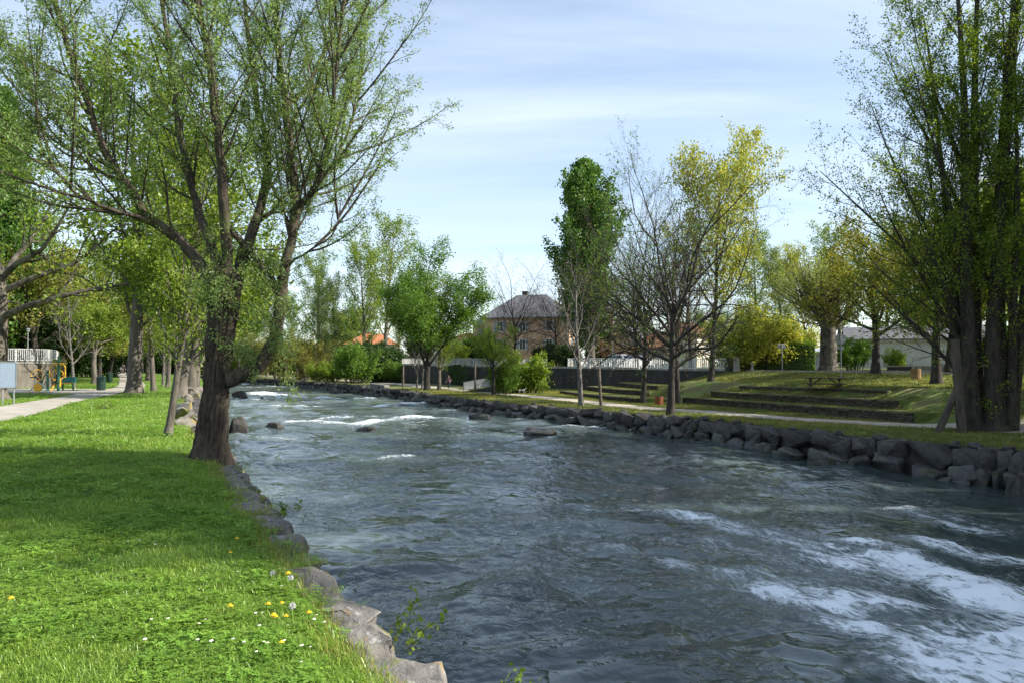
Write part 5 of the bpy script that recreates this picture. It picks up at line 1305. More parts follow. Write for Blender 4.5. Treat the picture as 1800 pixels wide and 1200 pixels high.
# ------------------------------------------------------------------ street and park furniture
M['wood'] = surf('weathered_wood', (0.05, 0.034, 0.022), (0.12, 0.085, 0.055), 4.0, 0.9, 0.5, 0.006, 20, 'Object', (1, 1, 1))
M['wood_post'] = surf('post_wood', (0.07, 0.06, 0.048), (0.17, 0.145, 0.115), 5.0, 0.95, 0.5, 0.01, 20, 'Object', (1, 1, .2))
M['wood_dark'] = surf('dark_post', (0.045, 0.04, 0.033), (0.12, 0.10, 0.08), 5.0, 0.95, 0.5, 0.01, 20, 'Object', (1, 1, .2), .35, .65, [((.08, .10, .035), 1.5, .55, .7, None)])
M['bin_wood'] = surf('bin_slat', (0.20, 0.12, 0.05), (0.34, 0.22, 0.10), 3.0, 0.8, 0.3, 0.005, 16, 'Object', (1, 1, .3))
M['bin_red'] = surf('bin_red_slat', (0.17, 0.055, 0.02), (0.26, 0.09, 0.03), 3.0, 0.7, 0.2, 0.005)
M['green_dk'] = plain('dark_green_paint', (.012, .04, .03), .5)
M['green_eq'] = plain('machine_green', (.02, .10, .06), .4)
M['yellow_eq'] = plain('machine_yellow', (.72, .38, .02), .4)
M['silver'] = plain('machine_silver', (.45, .55, .52), .4)
M['teal'] = plain('machine_teal', (.02, .16, .15), .4)
M['orange'] = plain('machine_orange', (.75, .2, .08), .5)
M['black'] = plain('black_rubber', (.015, .015, .016), .6)

# picnic table
def picnic(x, y, rz):
    t = thing('picnic_table', 'brown wooden picnic table with attached benches on the terrace lawn', 'picnic table', (x, y, lz(x, y)), rz)
    for k in range(5): MB().box((0, -.32 + .16 * k, .745), (2.0, .145, .045)).build('table_plank', M['wood'], t, bevel=.006)
    for s in (-1, 1):
        for k in (0, 1): MB().box((0, s * (.66 + .15 * k), .44), (2.0, .135, .045)).build('bench_plank', M['wood'], t, bevel=.006)
    for sx in (-.72, .72):
        MB().box((sx, 0, .69), (.06, .74, .09)).build('crossbar', M['wood'], t); MB().box((sx, 0, .385), (.06, 1.66, .09)).build('crossbar', M['wood'], t)
        for s in (-1, 1): MB().box((sx + .055 * s, s * .42, .36), (.05, .09, .88), 0, s * R_(33)).build('leg', M['wood'], t)
        MB().box((sx * .62, 0, .55), (.72, .05, .07), 0, 0, R_(38) * (1 if sx > 0 else -1)).build('brace', M['wood'], t)
    b = thing('bottle', 'small yellow can left on the picnic table', 'can', (x + .05, y - .1, lz(x, y) + .768 * 1.2)); b.name = 'can'
    MB().lathe([(.03, 0), (.034, .01), (.034, .11), (.026, .125)], 12).build('body', M['yellow_eq'], b); MB().lathe([(.026, .1251), (.022, .13)], 12).build('lid', M['silver'], b)
    return t
picnic(xat(1449, 51), 51, R_(-14)).scale = (1.2, 1.2, 1.2)
mb = MB(); x, y = xat(1425, 50.6), 50.6
tag(mb.box((x, y, lz(x, y) + .02), (2.4, .6, .14), R_(-22)).build('footing_slab', M['conc_dark'], bevel=.02), 'low dark slab on the grass in front of the picnic table', 'slab')

def slat_bin(x, y, label, r, h, mat, name='litter_bin'):
    t = thing(name, label, 'litter bin', (x, y, lz(x, y)), .3, 'litter bins')
    MB().lathe([(r * .86, .1), (r * .9, .12), (r * .9, h - .06), (r * .82, h - .04)], 14).build('liner', M['black'], t)
    sl = MB().box((0, 0, 0), (2 * math.pi * r / 14 * .82, .035, h - .16)).mesh('slat', mat)
    for k in range(14):
        a = 2 * math.pi * k / 14; link('slat', sl, t, (r * math.cos(a), r * math.sin(a), .1 + (h - .16) / 2), (0, 0, a + math.pi / 2))
    for z in (.25, h - .2): MB().torus((0, 0, z), r * .95, .015, 'Z', 24, 5).build('hoop', M['steel'], t)
    MB().box((0, 0, .06), (r * 1.2, r * 1.2, .16)).build('foot', M['conc'], t)
slat_bin(xat(1609, 55.5), 55.5, 'square-topped wooden slatted litter bin on the terrace lawn', .30, .86, M['bin_wood'])
slat_bin(xat(1158, 57.5), 57.5, 'reddish-orange slatted litter bin beside the spreading dark tree', .28, .72, M['bin_red'])
def tall_bin(x, y, label):
    t = thing('litter_bin', label, 'litter bin', (x, y, lz(x, y)), 0, 'litter bins')
    MB().lathe([(.27, .05), (.31, .1), (.33, .85), (.34, .9)], 18).build('body', M['green_dk'], t, smooth=True); MB().lathe([(.35, .9), (.35, .96), (.25, 1.06), (.05, 1.1)], 18).build('lid', M['green_dk'], t)
    MB().tube([(0, 0, 0), (0, 0, .1)], .12, 8).build('foot', M['steel'], t)
tall_bin(xat(179, 59), 59, 'dark green litter bin standing beside the near path')
tall_bin(xat(193.5, 85), 85, 'dark bin farther up the near path')

# wooden posts
def post(px, d, h, r, label, lean=(0, 0), mat='wood_post'):
    x = xat(px, d); t = thing('wooden_post', label, 'post', (x, d, lz(x, d)), 0, 'wooden posts')
    t.rotation_euler = (lean[1], lean[0], random.uniform(0, 6) if lean == (0, 0) else 0)
    MB().tube([(0, 0, -.2), (0, 0, h * .5), (0, 0, h - .03), (0, 0, h)], [r * 1.05, r, r * .95, r * .8], 10).build('shaft', M[mat], t)
post(709, 97, 2.7, .11, 'weathered post at the upstream end of the far lawn')
post(835, 80, 3.1, .10, 'weathered post between walker and ramp')
post(1056, 56, 2.75, .11, 'weathered post slightly leaning beside the pale bare tree', (-.05, 0))
post(1688, 34.0, 4.0, .19, 'mossy thick upright post against the poplar clump', (-.06, 0), 'wood_dark')
post(1646, 34.1, 3.0, .15, 'dark leaning prop resting against the mossy post', (.42, 0), 'wood_dark')

# signs on the road
def sign(px, d, h, label, shape, back=True):
    x = xat(px, d); t = thing('road_sign', label, 'sign', (x, d, lz(x, d)), 0, 'road signs')
    MB().tube([(0, 0, -.1), (0, 0, h)], .04, 8).build('pole', M['steel'], t)
    if shape == 'disc':
        p = MB().tube([(0, .05, h - .45), (0, .075, h - .45)], .42, 28).build('plate', M['steel'], t); MB().box((0, .045, h - 1.1), (.55, .02, .2)).build('plate', M['steel'], t)
        for z in (h - .28, h - .62): MB().box((0, .045, z), (.6, .02, .03)).build('bracket', M['steel'], p)
    elif shape == 'rect':
        p = MB().box((0, .05, h - .2), (.72, .025, .45)).build('plate', plain('sign_back', (.38, .36, .30), .6), t); MB().box((0, .03, h - .1), (.6, .02, .03)).box((0, .03, h - .3), (.6, .02, .03)).build('bracket', M['steel'], p)
    else:
        p = MB().tube([(0, -.05, h - .3), (0, -.075, h - .3)], .32, 24).build('plate', plain('sign_blue', (.02, .09, .45), .4), t)
        MB().box((0, -.085, h - .3), (.32, .012, .07), 0, 0, R_(-45)).box((.02, -.085, h - .3), (.16, .012, .06), 0, 0, R_(45)).build('arrow', M['frame_w'], p)
sign(1478, 61, 3.4, 'round traffic sign seen from behind on a steel pole by the table', 'disc')
sign(1374.5, 70, 2.5, 'rectangular sign seen from behind in front of the hedge', 'rect')
sign(812.5, 118, 2.3, 'blue round arrow sign in front of the cream house', 'blue')
# lamp posts
def lamp(px, d, h, label, z=None):
    x = xat(px, d); t = thing('street_lamp', label, 'street lamp', (x, d, lz(x, d) if z is None else z), 0, 'street lamps')
    MB().tube([(0, 0, -.1), (0, 0, .5), (0, 0, h)], [.07, .055, .04], 8).build('pole', M['steel'], t)
    hd = MB().lathe([(.05, h), (.13, h + .06), (.16, h + .26), (.13, h + .30)], 12).build('lantern', plain('lantern_glass', (.2, .21, .21), .3), t); MB().lathe([(.2, h + .30), (.15, h + .36), (.04, h + .41)], 12).build('cap', M['steel'], hd)
lamp(49, 75, 3.0, 'small lantern lamp above the stained concrete wall', 1.95)
lamp(1650, 62, 3.0, 'lantern lamp behind the park tree with pale roots')
lamp(1077, 86, 3.4, 'slim lamp pole behind the white railing', 1.4)
x = xat(1322, 74); t = thing('bollard', 'pale stone bollard with flared foot in front of the hedge', 'bollard', (x, 74, lz(x, 74)))
MB().lathe([(.26, -.05), (.24, .1), (.12, .35), (.09, .7)], 14).build('shaft', M['conc'], t, smooth=True); MB().lathe([(.09, .7), (.14, .76), (.12, .86), (.04, .92)], 14).build('head', M['conc'], t, smooth=True)

# notice board
def board_mat():
    m, nt, N, L, out = _nodes('notice_print'); tc = N.new('ShaderNodeTexCoord'); bs = N.new('ShaderNodeBsdfPrincipled')
    n = noise_tex(nt, tc.outputs['Object'], 9, 3, .6, 0, (2.2, 1, 6)); fac = ramp(nt, n, [(.55, 0.), (.62, .6)])
    L.new(mixc(nt, fac, (.30, .37, .47), (.12, .15, .22)), bs.inputs['Base Color']); bs.inputs['Roughness'].default_value = .35; L.new(bs.outputs[0], out.inputs[0]); return m
d = 36.0; x = xat(15, d); t = thing('notice_board', 'pale blue notice board on two steel legs beside the plane tree', 'notice board', (x, d, lz(x, d)), R_(18))
for s in (-.2, .24): MB().tube([(s, .05, -.1), (s, .05, 1.9)], .035, 8).build('leg', M['steel'], t)
pl = MB().box((0, 0, 1.35), (.62, .03, 1.1)).build('panel', board_mat(), t)
MB().box((0, 0, 1.92), (.66, .05, .04)).box((0, 0, .78), (.66, .05, .04)).box((-.33, 0, 1.35), (.04, .05, 1.1)).box((.33, 0, 1.35), (.04, .05, 1.1)).build('frame', M['steel'], pl)

# exercise machines
d = 54.5; x = xat(68, d)
t = thing('exercise_bike', 'outdoor exercise bike with round yellow wheel guard', 'exercise machine', (x, d, lz(x, d)), 0, 'exercise machines')
MB().tube([(-.62, 0, .02), (-.15, 0, .5), (.1, 0, .62), (.3, 0, .55), (.75, 0, 0)], .045, 8).build('frame', M['silver'], t)
MB().tube([(-.05, .0, .25), (.05, 0, .25)], .02, 6).build('axle', M['steel'], t)
MB().tube([(.0, -.05, .33), (.0, .05, .33)], .29, 26).build('wheel_guard', M['yellow_eq'], t)
MB().tube([(-.12, 0, .45), (-.28, 0, .98)], .04, 8).build('seat_post', M['silver'], t); MB().box((-.33, 0, 1.02), (.36, .24, .07)).build('saddle', M['black'], t, bevel=.03)
MB().tube([(.28, 0, .55), (.42, 0, 1.15), (.62, 0, 1.2)], .04, 8).build('stem', M['green_eq'], t); MB().tube([(.55, -.28, 1.2), (.42, -.05, 1.22), (.42, .05, 1.22), (.55, .28, 1.2)], .025, 8).build('handlebar', M['silver'], t)
MB().box((-.5, 0, .03), (.42, .3, .06)).build('foot_plate', M['orange'], t); 
x2, d2 = xat(77, 57.5), 57.5
t = thing('turning_wheel_machine', 'green stand with two yellow spoked turning wheels', 'exercise machine', (x2, d2, lz(x2, d2)), R_(15), 'exercise machines')
MB().tube([(.3, 0, 0), (.3, 0, 1.5)], .09, 10).build('pole', M['green_eq'], t)
for cx in (-.35, .95):
    w = MB().torus((cx, -.1, 1.15), .40, .03, 'Y', 28, 6).build('wheel', M['yellow_eq'], t)
    sp_ = MB()
    for k in range(6): a = k * math.pi / 3; sp_.tube([(cx, -.1, 1.15), (cx + .38 * math.cos(a), -.1, 1.15 + .38 * math.sin(a))], .016, 5)
    sp_.build('spokes', M['yellow_eq'], w)
    MB().tube([(cx, -.1, 1.15), (.3, 0, 1.15)], .035, 8).build('arm', M['green_eq'], t)
x3, d3 = xat(104, 56.5), 56.5
t = thing('exercise_press', 'tall green and yellow pull-down exercise machine', 'exercise machine', (x3, d3, lz(x3, d3)), R_(-10), 'exercise machines')
MB().tube([(0, 0, 0), (0, 0, 2.5)], .10, 10).build('pole', M['green_eq'], t); MB().box((-.1, -.1, .62), (.42, .4, .08)).build('seat', M['black'], t, bevel=.02); MB().box((-.1, .08, .95), (.36, .08, .55)).build('backrest', M['black'], t, bevel=.02)
for s in (-1, 1): MB().tube([(s * .08, 0, 1.85), (s * .42, -.05, 1.95), (s * .62, -.1, 1.7), (s * .62, -.12, 1.0)], .04, 8).build('handle_bar', M['yellow_eq'], t)
MB().tube([(-.45, -.05, 1.98), (.45, -.05, 1.98)], .045, 8).build('crossbar', M['yellow_eq'], t); MB().tube([(-.15, -.15, .6), (-.2, -.4, .15), (-.2, -.45, .03)], .05, 8).build('footrest', M['yellow_eq'], t); MB().tube([(.3, -.15, 1.0), (.3, -.2, .35)], .045, 8).build('footrest', M['yellow_eq'], t)
x4, d4 = xat(121, 58.5), 58.5
t = thing('exercise_stepper', 'teal and yellow exercise bench machine beside the tall one', 'exercise machine', (x4, d4, lz(x4, d4)), 0, 'exercise machines')
MB().box((0, 0, .8), (.95, .5, .42)).build('panel', M['teal'], t, bevel=.03)
for s in (-1, 1): MB().tube([(s * .38, 0, 0), (s * .38, 0, .62)], .06, 8).build('leg', M['green_eq'], t)
MB().tube([(-.6, -.3, .55), (.55, -.3, .55)], .04, 8).build('bar', M['yellow_eq'], t); MB().box((0, 0, .02), (1.3, .7, .05)).build('base', M['green_dk'], t)

# a pruned heap of twigs on the near lawn
def twig_heap():
    g = TreeGen(77); sp = [L4(4, .2, .1, 4, .2, 45, .5, 4, leaf=3), L4(3, .2, 0, 0, sides=3, leaf=3)]
    for k in range(9): v = g.rand3(); v.z = abs(v.z) * .5; g.grow(Vector((g.r.uniform(-.3, .3), g.r.uniform(-.2, .2), 0)), v.normalized(), .6, .012, 0, sp)
    d = 33; x = xat(190, d); t = thing('twig_heap', 'little heap of leafy cut twigs lying on the near lawn', 'twigs', (x, d, lz(x, d)))
    link('sticks', g.wood('twig_heap', M['bark_grey']), t); link('leaves', g.leaves('twig_leaves', M['leaf_lime'], per=2, size=.09, ratio=.6, spread=.06), t)
twig_heap()

# ------------------------------------------------------------------ cars behind the railing
def car(px, d, rz, label, paint, s=1.0):
    x = xat(px, d); t = thing('parked_car', label, 'car', (x, d, lz(x, d) + .03), rz, 'cars on the road'); t.scale = (s, s, s)
    prof = [(-2.0, .30), (-2.05, .62), (-1.98, .88), (-1.75, .95), (-1.35, 1.42), (-1.0, 1.50), (.2, 1.50), (.62, 1.42), (1.15, .98), (1.85, .84), (2.02, .66), (2.02, .32)]
    def wid(z): return .86 if z < .9 else .86 - (z - .9) * .42
    n = len(prof); v = [(px_, -wid(z), z) for px_, z in prof] + [(px_, wid(z), z) for px_, z in prof]
    f = [tuple(range(n - 1, -1, -1)), tuple(range(n, 2 * n))] + [(i, (i + 1) % n, n + (i + 1) % n, n + i) for i in range(n)]
    MB().add(v, f).build('body', paint, t, bevel=.03)
    gl = M['glass']
    for s_ in (-1, 1):
        q = [(-1.28, 1.0), (-1.12, 1.38), (-.2, 1.40), (-.2, 1.0)]; q2 = [(-.12, 1.0), (-.12, 1.40), (.45, 1.36), (.92, 1.0)]
        for qq in (q, q2):
            MB().add([(a, s_ * (wid(z) + .012), z) for a, z in qq] + [(a, s_ * (wid(z) - .02), z) for a, z in qq], [(0, 1, 2, 3), (7, 6, 5, 4), (0, 4, 5, 1), (1, 5, 6, 2), (2, 6, 7, 3), (3, 7, 4, 0)]).build('window', gl, t)
        for wx in (-1.25, 1.3):
            w = MB().tube([(wx, s_ * .70, .31), (wx, s_ * .88, .31)], .31, 22).build('wheel', M['black'], t); MB().tube([(wx, s_ * .86, .31), (wx, s_ * .895, .31)], .19, 16).build('rim', M['steel'], w)
        MB().box((1.93, s_ * .6, .70), (.12, .34, .14)).build('headlight', plain('lamp_glass', (.7, .7, .7), .2), t); MB().box((-2.02, s_ * .66, .78), (.08, .2, .24)).build('tail_light', plain('tail_red', (.4, .02, .02), .3), t)
    MB().add([(.66, -.6, 1.41), (.66, .6, 1.41), (1.13, .7, 1.01), (1.13, -.7, 1.01), (.62, -.6, 1.38), (.62, .6, 1.38), (1.09, .7, .98), (1.09, -.7, .98)], [(0, 1, 2, 3), (7, 6, 5, 4), (0, 4, 5, 1), (1, 5, 6, 2), (2, 6, 7, 3), (3, 7, 4, 0)]).build('windscreen', gl, t)
M['car_white'] = plain('car_white', (.72, .73, .74), .25, 0, .03); M['car_grey'] = plain('car_grey', (.22, .24, .27), .25, 0, .03)
car(1093, 92, R_(-52), 'white hatchback seen through the railing below the reddish tree', M['car_white'], 1.08)
car(1118, 96, R_(-52), 'grey car parked behind the white hatchback', M['car_grey'])

# ------------------------------------------------------------------ people and dogs (skinned skeletons)
def skin_mesh(verts, edges, radii, root=0, sub=2):
    me = bpy.data.meshes.new('tmp'); me.from_pydata(verts, edges, []); o = bpy.data.objects.new('tmp', me); COL.objects.link(o)
    m = o.modifiers.new('s', 'SKIN'); m.use_smooth_shade = True
    for i, sv in enumerate(me.skin_vertices[0].data): sv.radius = radii[i] if isinstance(radii[i], tuple) else (radii[i], radii[i]); sv.use_root = i == root
    s = o.modifiers.new('u', 'SUBSURF'); s.levels = sub; s.render_levels = sub
    dg = bpy.context.evaluated_depsgraph_get(); dg.update(); out = bpy.data.meshes.new_from_object(o.evaluated_get(dg)); bpy.data.objects.remove(o); bpy.data.meshes.remove(me); return out
SKIN = plain('skin', (.48, .29, .20), .6)
def person(name, label, x, y, H, rz, top, legs, hair, stride=.22, group='walkers', z=None):
    k = H / 1.72; s = stride
    J = [(0, 0, .95), (0, 0, 1.12), (0, -.01, 1.32), (0, 0, 1.46), (0, -.01, 1.53), (0, -.02, 1.61), (0, -.01, 1.69),           # 0-6 pelvis..head
         (.10, 0, .90), (.105, -s * .55, .50), (.10, -s * .7, .09), (.10, -s * .7 - .16, .04),                                        # 7-10
         (-.10, 0, .90), (-.105, s * .2, .50), (-.10, s * .95, .12), (-.10, s * .95 - .15, .04),                                     # 11-14
         (.19, 0, 1.41), (.245, .10, 1.14), (.25, -.04, .90), (.25, -.09, .80), (-.19, 0, 1.41), (-.245, -.06, 1.14), (-.25, -.20, .92), (-.25, -.26, .83),   # arms 15-22
         (.26, -.12, .74), (.245, -.13, .755), (-.26, -.30, .77), (-.245, -.31, .785)]                                                   # fingers, thumbs 23-26
    E = [(0, 1), (1, 2), (2, 3), (3, 4), (4, 5), (5, 6), (0, 7), (7, 8), (8, 9), (9, 10), (0, 11), (11, 12), (12, 13), (13, 14), (2, 15), (15, 16), (16, 17), (17, 18), (2, 19), (19, 20), (20, 21), (21, 22), (18, 23), (18, 24), (22, 25), (22, 26)]
    Rr = [(.15, .11), (.14, .10), (.16, .11), .06, .05, .085, .075, .085, .06, .042, .04, .085, .06, .042, .04, .06, .045, .035, .03, .06, .045, .035, .03, .018, .014, .018, .014]
    me = skin_mesh([(a * k, b * k, c * k) for a, b, c in J], E, [tuple(q * k for q in r) if isinstance(r, tuple) else r * k for r in Rr])
    for m in (SKIN, top, legs, hair, M['black']): me.materials.append(m)
    for p in me.polygons:
        c = p.center / k; ax = abs(c.x)
        if ax > .2 and c.z < .93: i = 0
        elif c.z > 1.49: i = 3 if (c.z > 1.665 or (c.y > .015 and c.z > 1.56)) else 0
        elif c.z > .97 or (ax > .19 and c.z > .9): i = 1
        elif c.z > .10: i = 2
        else: i = 4
        p.material_index = i
    o = link(name, me, None, (x, y, (lz(x, y) if z is None else z) + .03 - .0), (0, 0, rz)); tag(o, label, 'person', group); return o
mk = lambda n, c: plain(n, c, .85)
person('person', 'walker in a pinkish checked top and dark trousers on the far footpath', -7.4 + .1, 92, 1.58, R_(-28), surf('pink_top', (.22, .10, .14), (.48, .30, .34), 14, .9, 0), mk('navy', (.02, .022, .035)), mk('hair_red', (.12, .04, .025)))
xp = xat(211.5, 158); person('person', 'walker in grey seen far up the near path', xp, 158, 1.62, R_(15), mk('grey_top', (.25, .27, .28)), mk('dark_leg', (.04, .04, .05)), mk('hair_dk', (.03, .02, .015)))
xp = xat(219.5, 156); person('person', 'walker in dark clothes far up the near path', xp, 156, 1.75, R_(15), mk('dark_top', (.02, .022, .03)), mk('dark_leg2', (.025, .025, .03)), mk('hair_dk2', (.03, .02, .015)))
def dog(name, label, x, y, rz, s, m1, m2, up=0.0, collar=None):
    J = [(0, 0, .52), (.24, 0, .53 + up * .3), (.40, 0, .58 + up * .6), (.52, 0, .72 + up), (.60, 0, .76 + up), (.72, 0, .72 + up), (-.24, 0, .50 - up * .2), (-.40, 0, .55 - up * .3), (-.52, 0, .66 - up * .3),
         (.34, .09, .42 + up * .2), (.33, .09, .22), (.35, .09, .03), (.34, -.09, .42 + up * .2), (.38, -.09, .22), (.42, -.09, .03),
         (-.30, .09, .40), (-.24, .09, .30), (-.36, .09, .17), (-.33, .09, .03), (-.30, -.09, .40), (-.20, -.09, .30), (-.30, -.09, .17), (-.26, -.09, .03), (.57, .06, .86 + up), (.57, -.06, .86 + up)]
    E = [(0, 1), (1, 2), (2, 3), (3, 4), (4, 5), (0, 6), (6, 7), (7, 8), (1, 9), (9, 10), (10, 11), (1, 12), (12, 13), (13, 14), (6, 15), (15, 16), (16, 17), (17, 18), (6, 19), (19, 20), (20, 21), (21, 22), (4, 23), (4, 24)]
    Rr = [.125, .15, .10, .075, .085, .04, .11, .035, .015, .065, .035, .03, .065, .035, .03, .075, .06, .03, .03, .075, .06, .03, .03, .025, .025]
    me = skin_mesh([tuple(q * s for q in p) for p in J], E, [r * s for r in Rr]); me.materials.append(m1); me.materials.append(m2)
    for p in me.polygons:
        c = p.center / s; p.material_index = 1 if (vnoise(c.x * 4 + 3, c.z * 5 + 1, 5) > .6 and c.z > .15) else 0
    o = link(name, me, None, (x, y, lz(x, y) + .01), (0, 0, rz)); tag(o, label, 'dog', 'dogs')
    if collar: link('collar', MB().torus((.46 * s, 0, (.65 + up) * s), .10 * s, .018 * s, 'X', 14, 5).mesh('collar', collar), o)
dog('dog', 'dark dog with white patches standing under the concrete wall', xat(949, 84), 84, R_(160), 1.0, mk('dog_black', (.02, .018, .018)), mk('dog_white', (.6, .58, .54)), .1, M['bin_red'])
dog('dog', 'grey dog walking on the grass by the bright bush', xat(916, 78), 78, R_(8), .72, mk('dog_grey', (.16, .16, .165)), mk('dog_pale', (.42, .42, .42)))

# ------------------------------------------------------------------ grass, clover, flowers
def blade_mat(name, c1, c2, c3):
    m, nt, N, L, out = _nodes(name)
    g = N.new('ShaderNodeNewGeometry'); oi = N.new('ShaderNodeObjectInfo')
    col = ramp(nt, g.outputs['Random Per Island'], [(0., c1), (.7, c2), (1., c3)])
    nz = noise_tex(nt, g.outputs['Position'], 1.1, 3, .6)
    col = mixc(nt, ramp(nt, nz, [(.35, 0.), (.7, .65)]), col, mixc(nt, 1., col, (1.35, 1.12, .9), 'MULTIPLY'))
    hs = N.new('ShaderNodeHueSaturation'); v = nmath(nt, 'MULTIPLY_ADD', oi.outputs['Random'], .5); v.node.inputs[2].default_value = .75
    L.new(v, hs.inputs['Value']); L.new(col, hs.inputs['Color']); col = hs.outputs[0]
    df = N.new('ShaderNodeBsdfDiffuse'); tr = N.new('ShaderNodeBsdfTranslucent'); gl = N.new('ShaderNodeBsdfGlossy'); gl.inputs['Roughness'].default_value = .4; gl.inputs[0].default_value = (.7, .75, .7, 1)
    L.new(col, df.inputs[0]); L.new(mixc(nt, 1., col, (1.2, 1.2, .6), 'MULTIPLY'), tr.inputs[0])
    a = N.new('ShaderNodeMixShader'); a.inputs[0].default_value = .4; L.new(df.outputs[0], a.inputs[1]); L.new(tr.outputs[0], a.inputs[2])
    b = N.new('ShaderNodeMixShader'); b.inputs[0].default_value = .04; L.new(a.outputs[0], b.inputs[1]); L.new(gl.outputs[0], b.inputs[2]); L.new(b.outputs[0], out.inputs[0]); return m
M['blade'] = blade_mat('grass_blade', (.115, .215, .027), (.205, .35, .05), (.31, .43, .10))
M['clover'] = blade_mat('clover_leaf', (.12, .245, .034), (.19, .35, .05), (.24, .40, .07))
M['blade_far'] = blade_mat('grass_far', (.09, .13, .03), (.15, .19, .05), (.23, .24, .085))
M['blade_dry'] = blade_mat('grass_dry', (.13, .17, .035), (.22, .24, .06), (.33, .30, .11))
def tuft(seed, n, rad, h, w, mat, bend=.6):
    g = np.random.default_rng(seed); V, F = [], []
    for k in range(n):
        a = g.uniform(0, 6.28); r = rad * math.sqrt(g.random()); b = Vector((r * math.cos(a), r * math.sin(a), -.01)); hh = h * g.uniform(.5, 1.2); az = g.uniform(0, 6.28)
        d = Vector((math.cos(az), math.sin(az), 0)); s = Vector((-d.y, d.x, 0)) * w * g.uniform(.7, 1.3) * .5; bd = hh * bend * g.uniform(.2, 1.3)
        m = b + Vector((0, 0, hh * .6)) + d * bd * .35; tip = b + Vector((0, 0, hh * (1 - .25 * bend))) + d * bd; o = len(V)
        V += [b - s, b + s, m + s * .75, m - s * .75, tip]; F += [(o, o + 1, o + 2, o + 3), (o + 3, o + 2, o + 4)]
    return new_mesh('tuft', V, F, [mat])
def clover(seed, n, rad, h, l, mat):
    g = np.random.default_rng(seed); V, F = [], []
    for k in range(n):
        a = g.uniform(0, 6.28); r = rad * math.sqrt(g.random()); c = Vector((r * math.cos(a), r * math.sin(a), h * g.uniform(.5, 1.2))); a0 = g.uniform(0, 6.28)
        for j in range(3):
            an = a0 + j * 2.094; d = Vector((math.cos(an), math.sin(an), g.uniform(-.1, .35))); s = Vector((-math.sin(an), math.cos(an), 0)); o = len(V)
            V += [c, c + d * l * .6 + s * l * .45, c + d * l, c + d * l * .6 - s * l * .45]; F.append((o, o + 1, o + 2, o + 3))
    return new_mesh('clover', V, F, [mat])
def flower_mesh(kind):
    V, F, mi = [], [], []
    def disc(z, r, n, m, lift=0., inner=0.):
        o = len(V); V.append((0, 0, z + lift))
        for k in range(n): a = 2 * math.pi * k / n; V.append((r * math.cos(a) * (1 if k % 2 == 0 else .8), r * math.sin(a) * (1 if k % 2 == 0 else .8), z))
        for k in range(n): F.append((o, o + 1 + k, o + 1 + (k + 1) % n)); mi.append(m)
    def stem(h):
        o = len(V)
        for z in (0, h):
            for k in range(3): a = 2.094 * k; V.append((.0025 * math.cos(a), .0025 * math.sin(a), z))
        for k in range(3): F.append((o + k, o + (k + 1) % 3, o + 3 + (k + 1) % 3, o + 3 + k)); mi.append(0)
    if kind == 'daisy': stem(.06); disc(.06, .013, 14, 1, .001); disc(.0625, .0045, 8, 2, .003)
    if kind == 'dandelion': stem(.07); disc(.07, .021, 20, 2, .004); disc(.0745, .016, 16, 2, .005); disc(.079, .01, 12, 2, .004)
    if kind == 'clock':
        stem(.13); g = np.random.default_rng(3)
        for k in range(70):
            p = Vector(g.normal(0, 1, 3)).normalized(); c = Vector((0, 0, .13)); q = p.orthogonal().normalized(); o = len(V); V.extend([c + p * .004, c + p * .019 + q * .0035, c + p * .021, c + p * .019 - q * .0035]); F.append((o, o + 1, o + 2, o + 3)); mi.append(3)
    return new_mesh(kind, V, F, [M['blade'], plain('petal_white', (.8, .8, .78), .8), plain('petal_yellow', (.75, .5, .02), .8), plain('seed_grey', (.55, .55, .52), .9)], mi)
def scatter(name, label, meshes, P, sc, idx, cat=None, seed=1):
    src = bpy.data.collections.new(name + '_kinds')
    for i, me in enumerate(meshes): o = bpy.data.objects.new('%s_kind' % name + chr(97 + i), me); src.objects.link(o)
    me = bpy.data.meshes.new(name); me.from_pydata([tuple(p) for p in P], [], [])
    g = np.random.default_rng(seed); n = len(P)
    rot = np.stack([g.normal(0, .12, n), g.normal(0, .12, n), g.uniform(0, 6.28, n)], 1)
    a = me.attributes.new('rot', 'FLOAT_VECTOR', 'POINT'); a.data.foreach_set('vector', rot.astype(np.float32).ravel())
    a = me.attributes.new('sc', 'FLOAT', 'POINT'); a.data.foreach_set('value', np.asarray(sc, np.float32))
    a = me.attributes.new('ix', 'INT', 'POINT'); a.data.foreach_set('value', np.asarray(idx, np.int32))
    o = link(name, me); ng = bpy.data.node_groups.new(name, 'GeometryNodeTree')
    ng.interface.new_socket('Geometry', in_out='INPUT', socket_type='NodeSocketGeometry'); ng.interface.new_socket('Geometry', in_out='OUTPUT', socket_type='NodeSocketGeometry')
    N, L = ng.nodes, ng.links; gi, go = N.new('NodeGroupInput'), N.new('NodeGroupOutput'); ci = N.new('GeometryNodeCollectionInfo'); ci.inputs['Collection'].default_value = src; ci.inputs['Separate Children'].default_value = True; ci.inputs['Reset Children'].default_value = True
    ip = N.new('GeometryNodeInstanceOnPoints'); ip.inputs['Pick Instance'].default_value = True
    def na(nm, ty): q = N.new('GeometryNodeInputNamedAttribute'); q.data_type = ty; q.inputs['Name'].default_value = nm; return q.outputs['Attribute']
    L.new(gi.outputs[0], ip.inputs['Points']); L.new(ci.outputs[0], ip.inputs['Instance']); L.new(na('rot', 'FLOAT_VECTOR'), ip.inputs['Rotation']); L.new(na('sc', 'FLOAT'), ip.inputs['Scale']); L.new(na('ix', 'INT'), ip.inputs['Instance Index']); L.new(ip.outputs[0], go.inputs[0])
    md = o.modifiers.new('scatter', 'NODES'); md.node_group = ng
    tag(o, label, cat, None, 'stuff'); return o

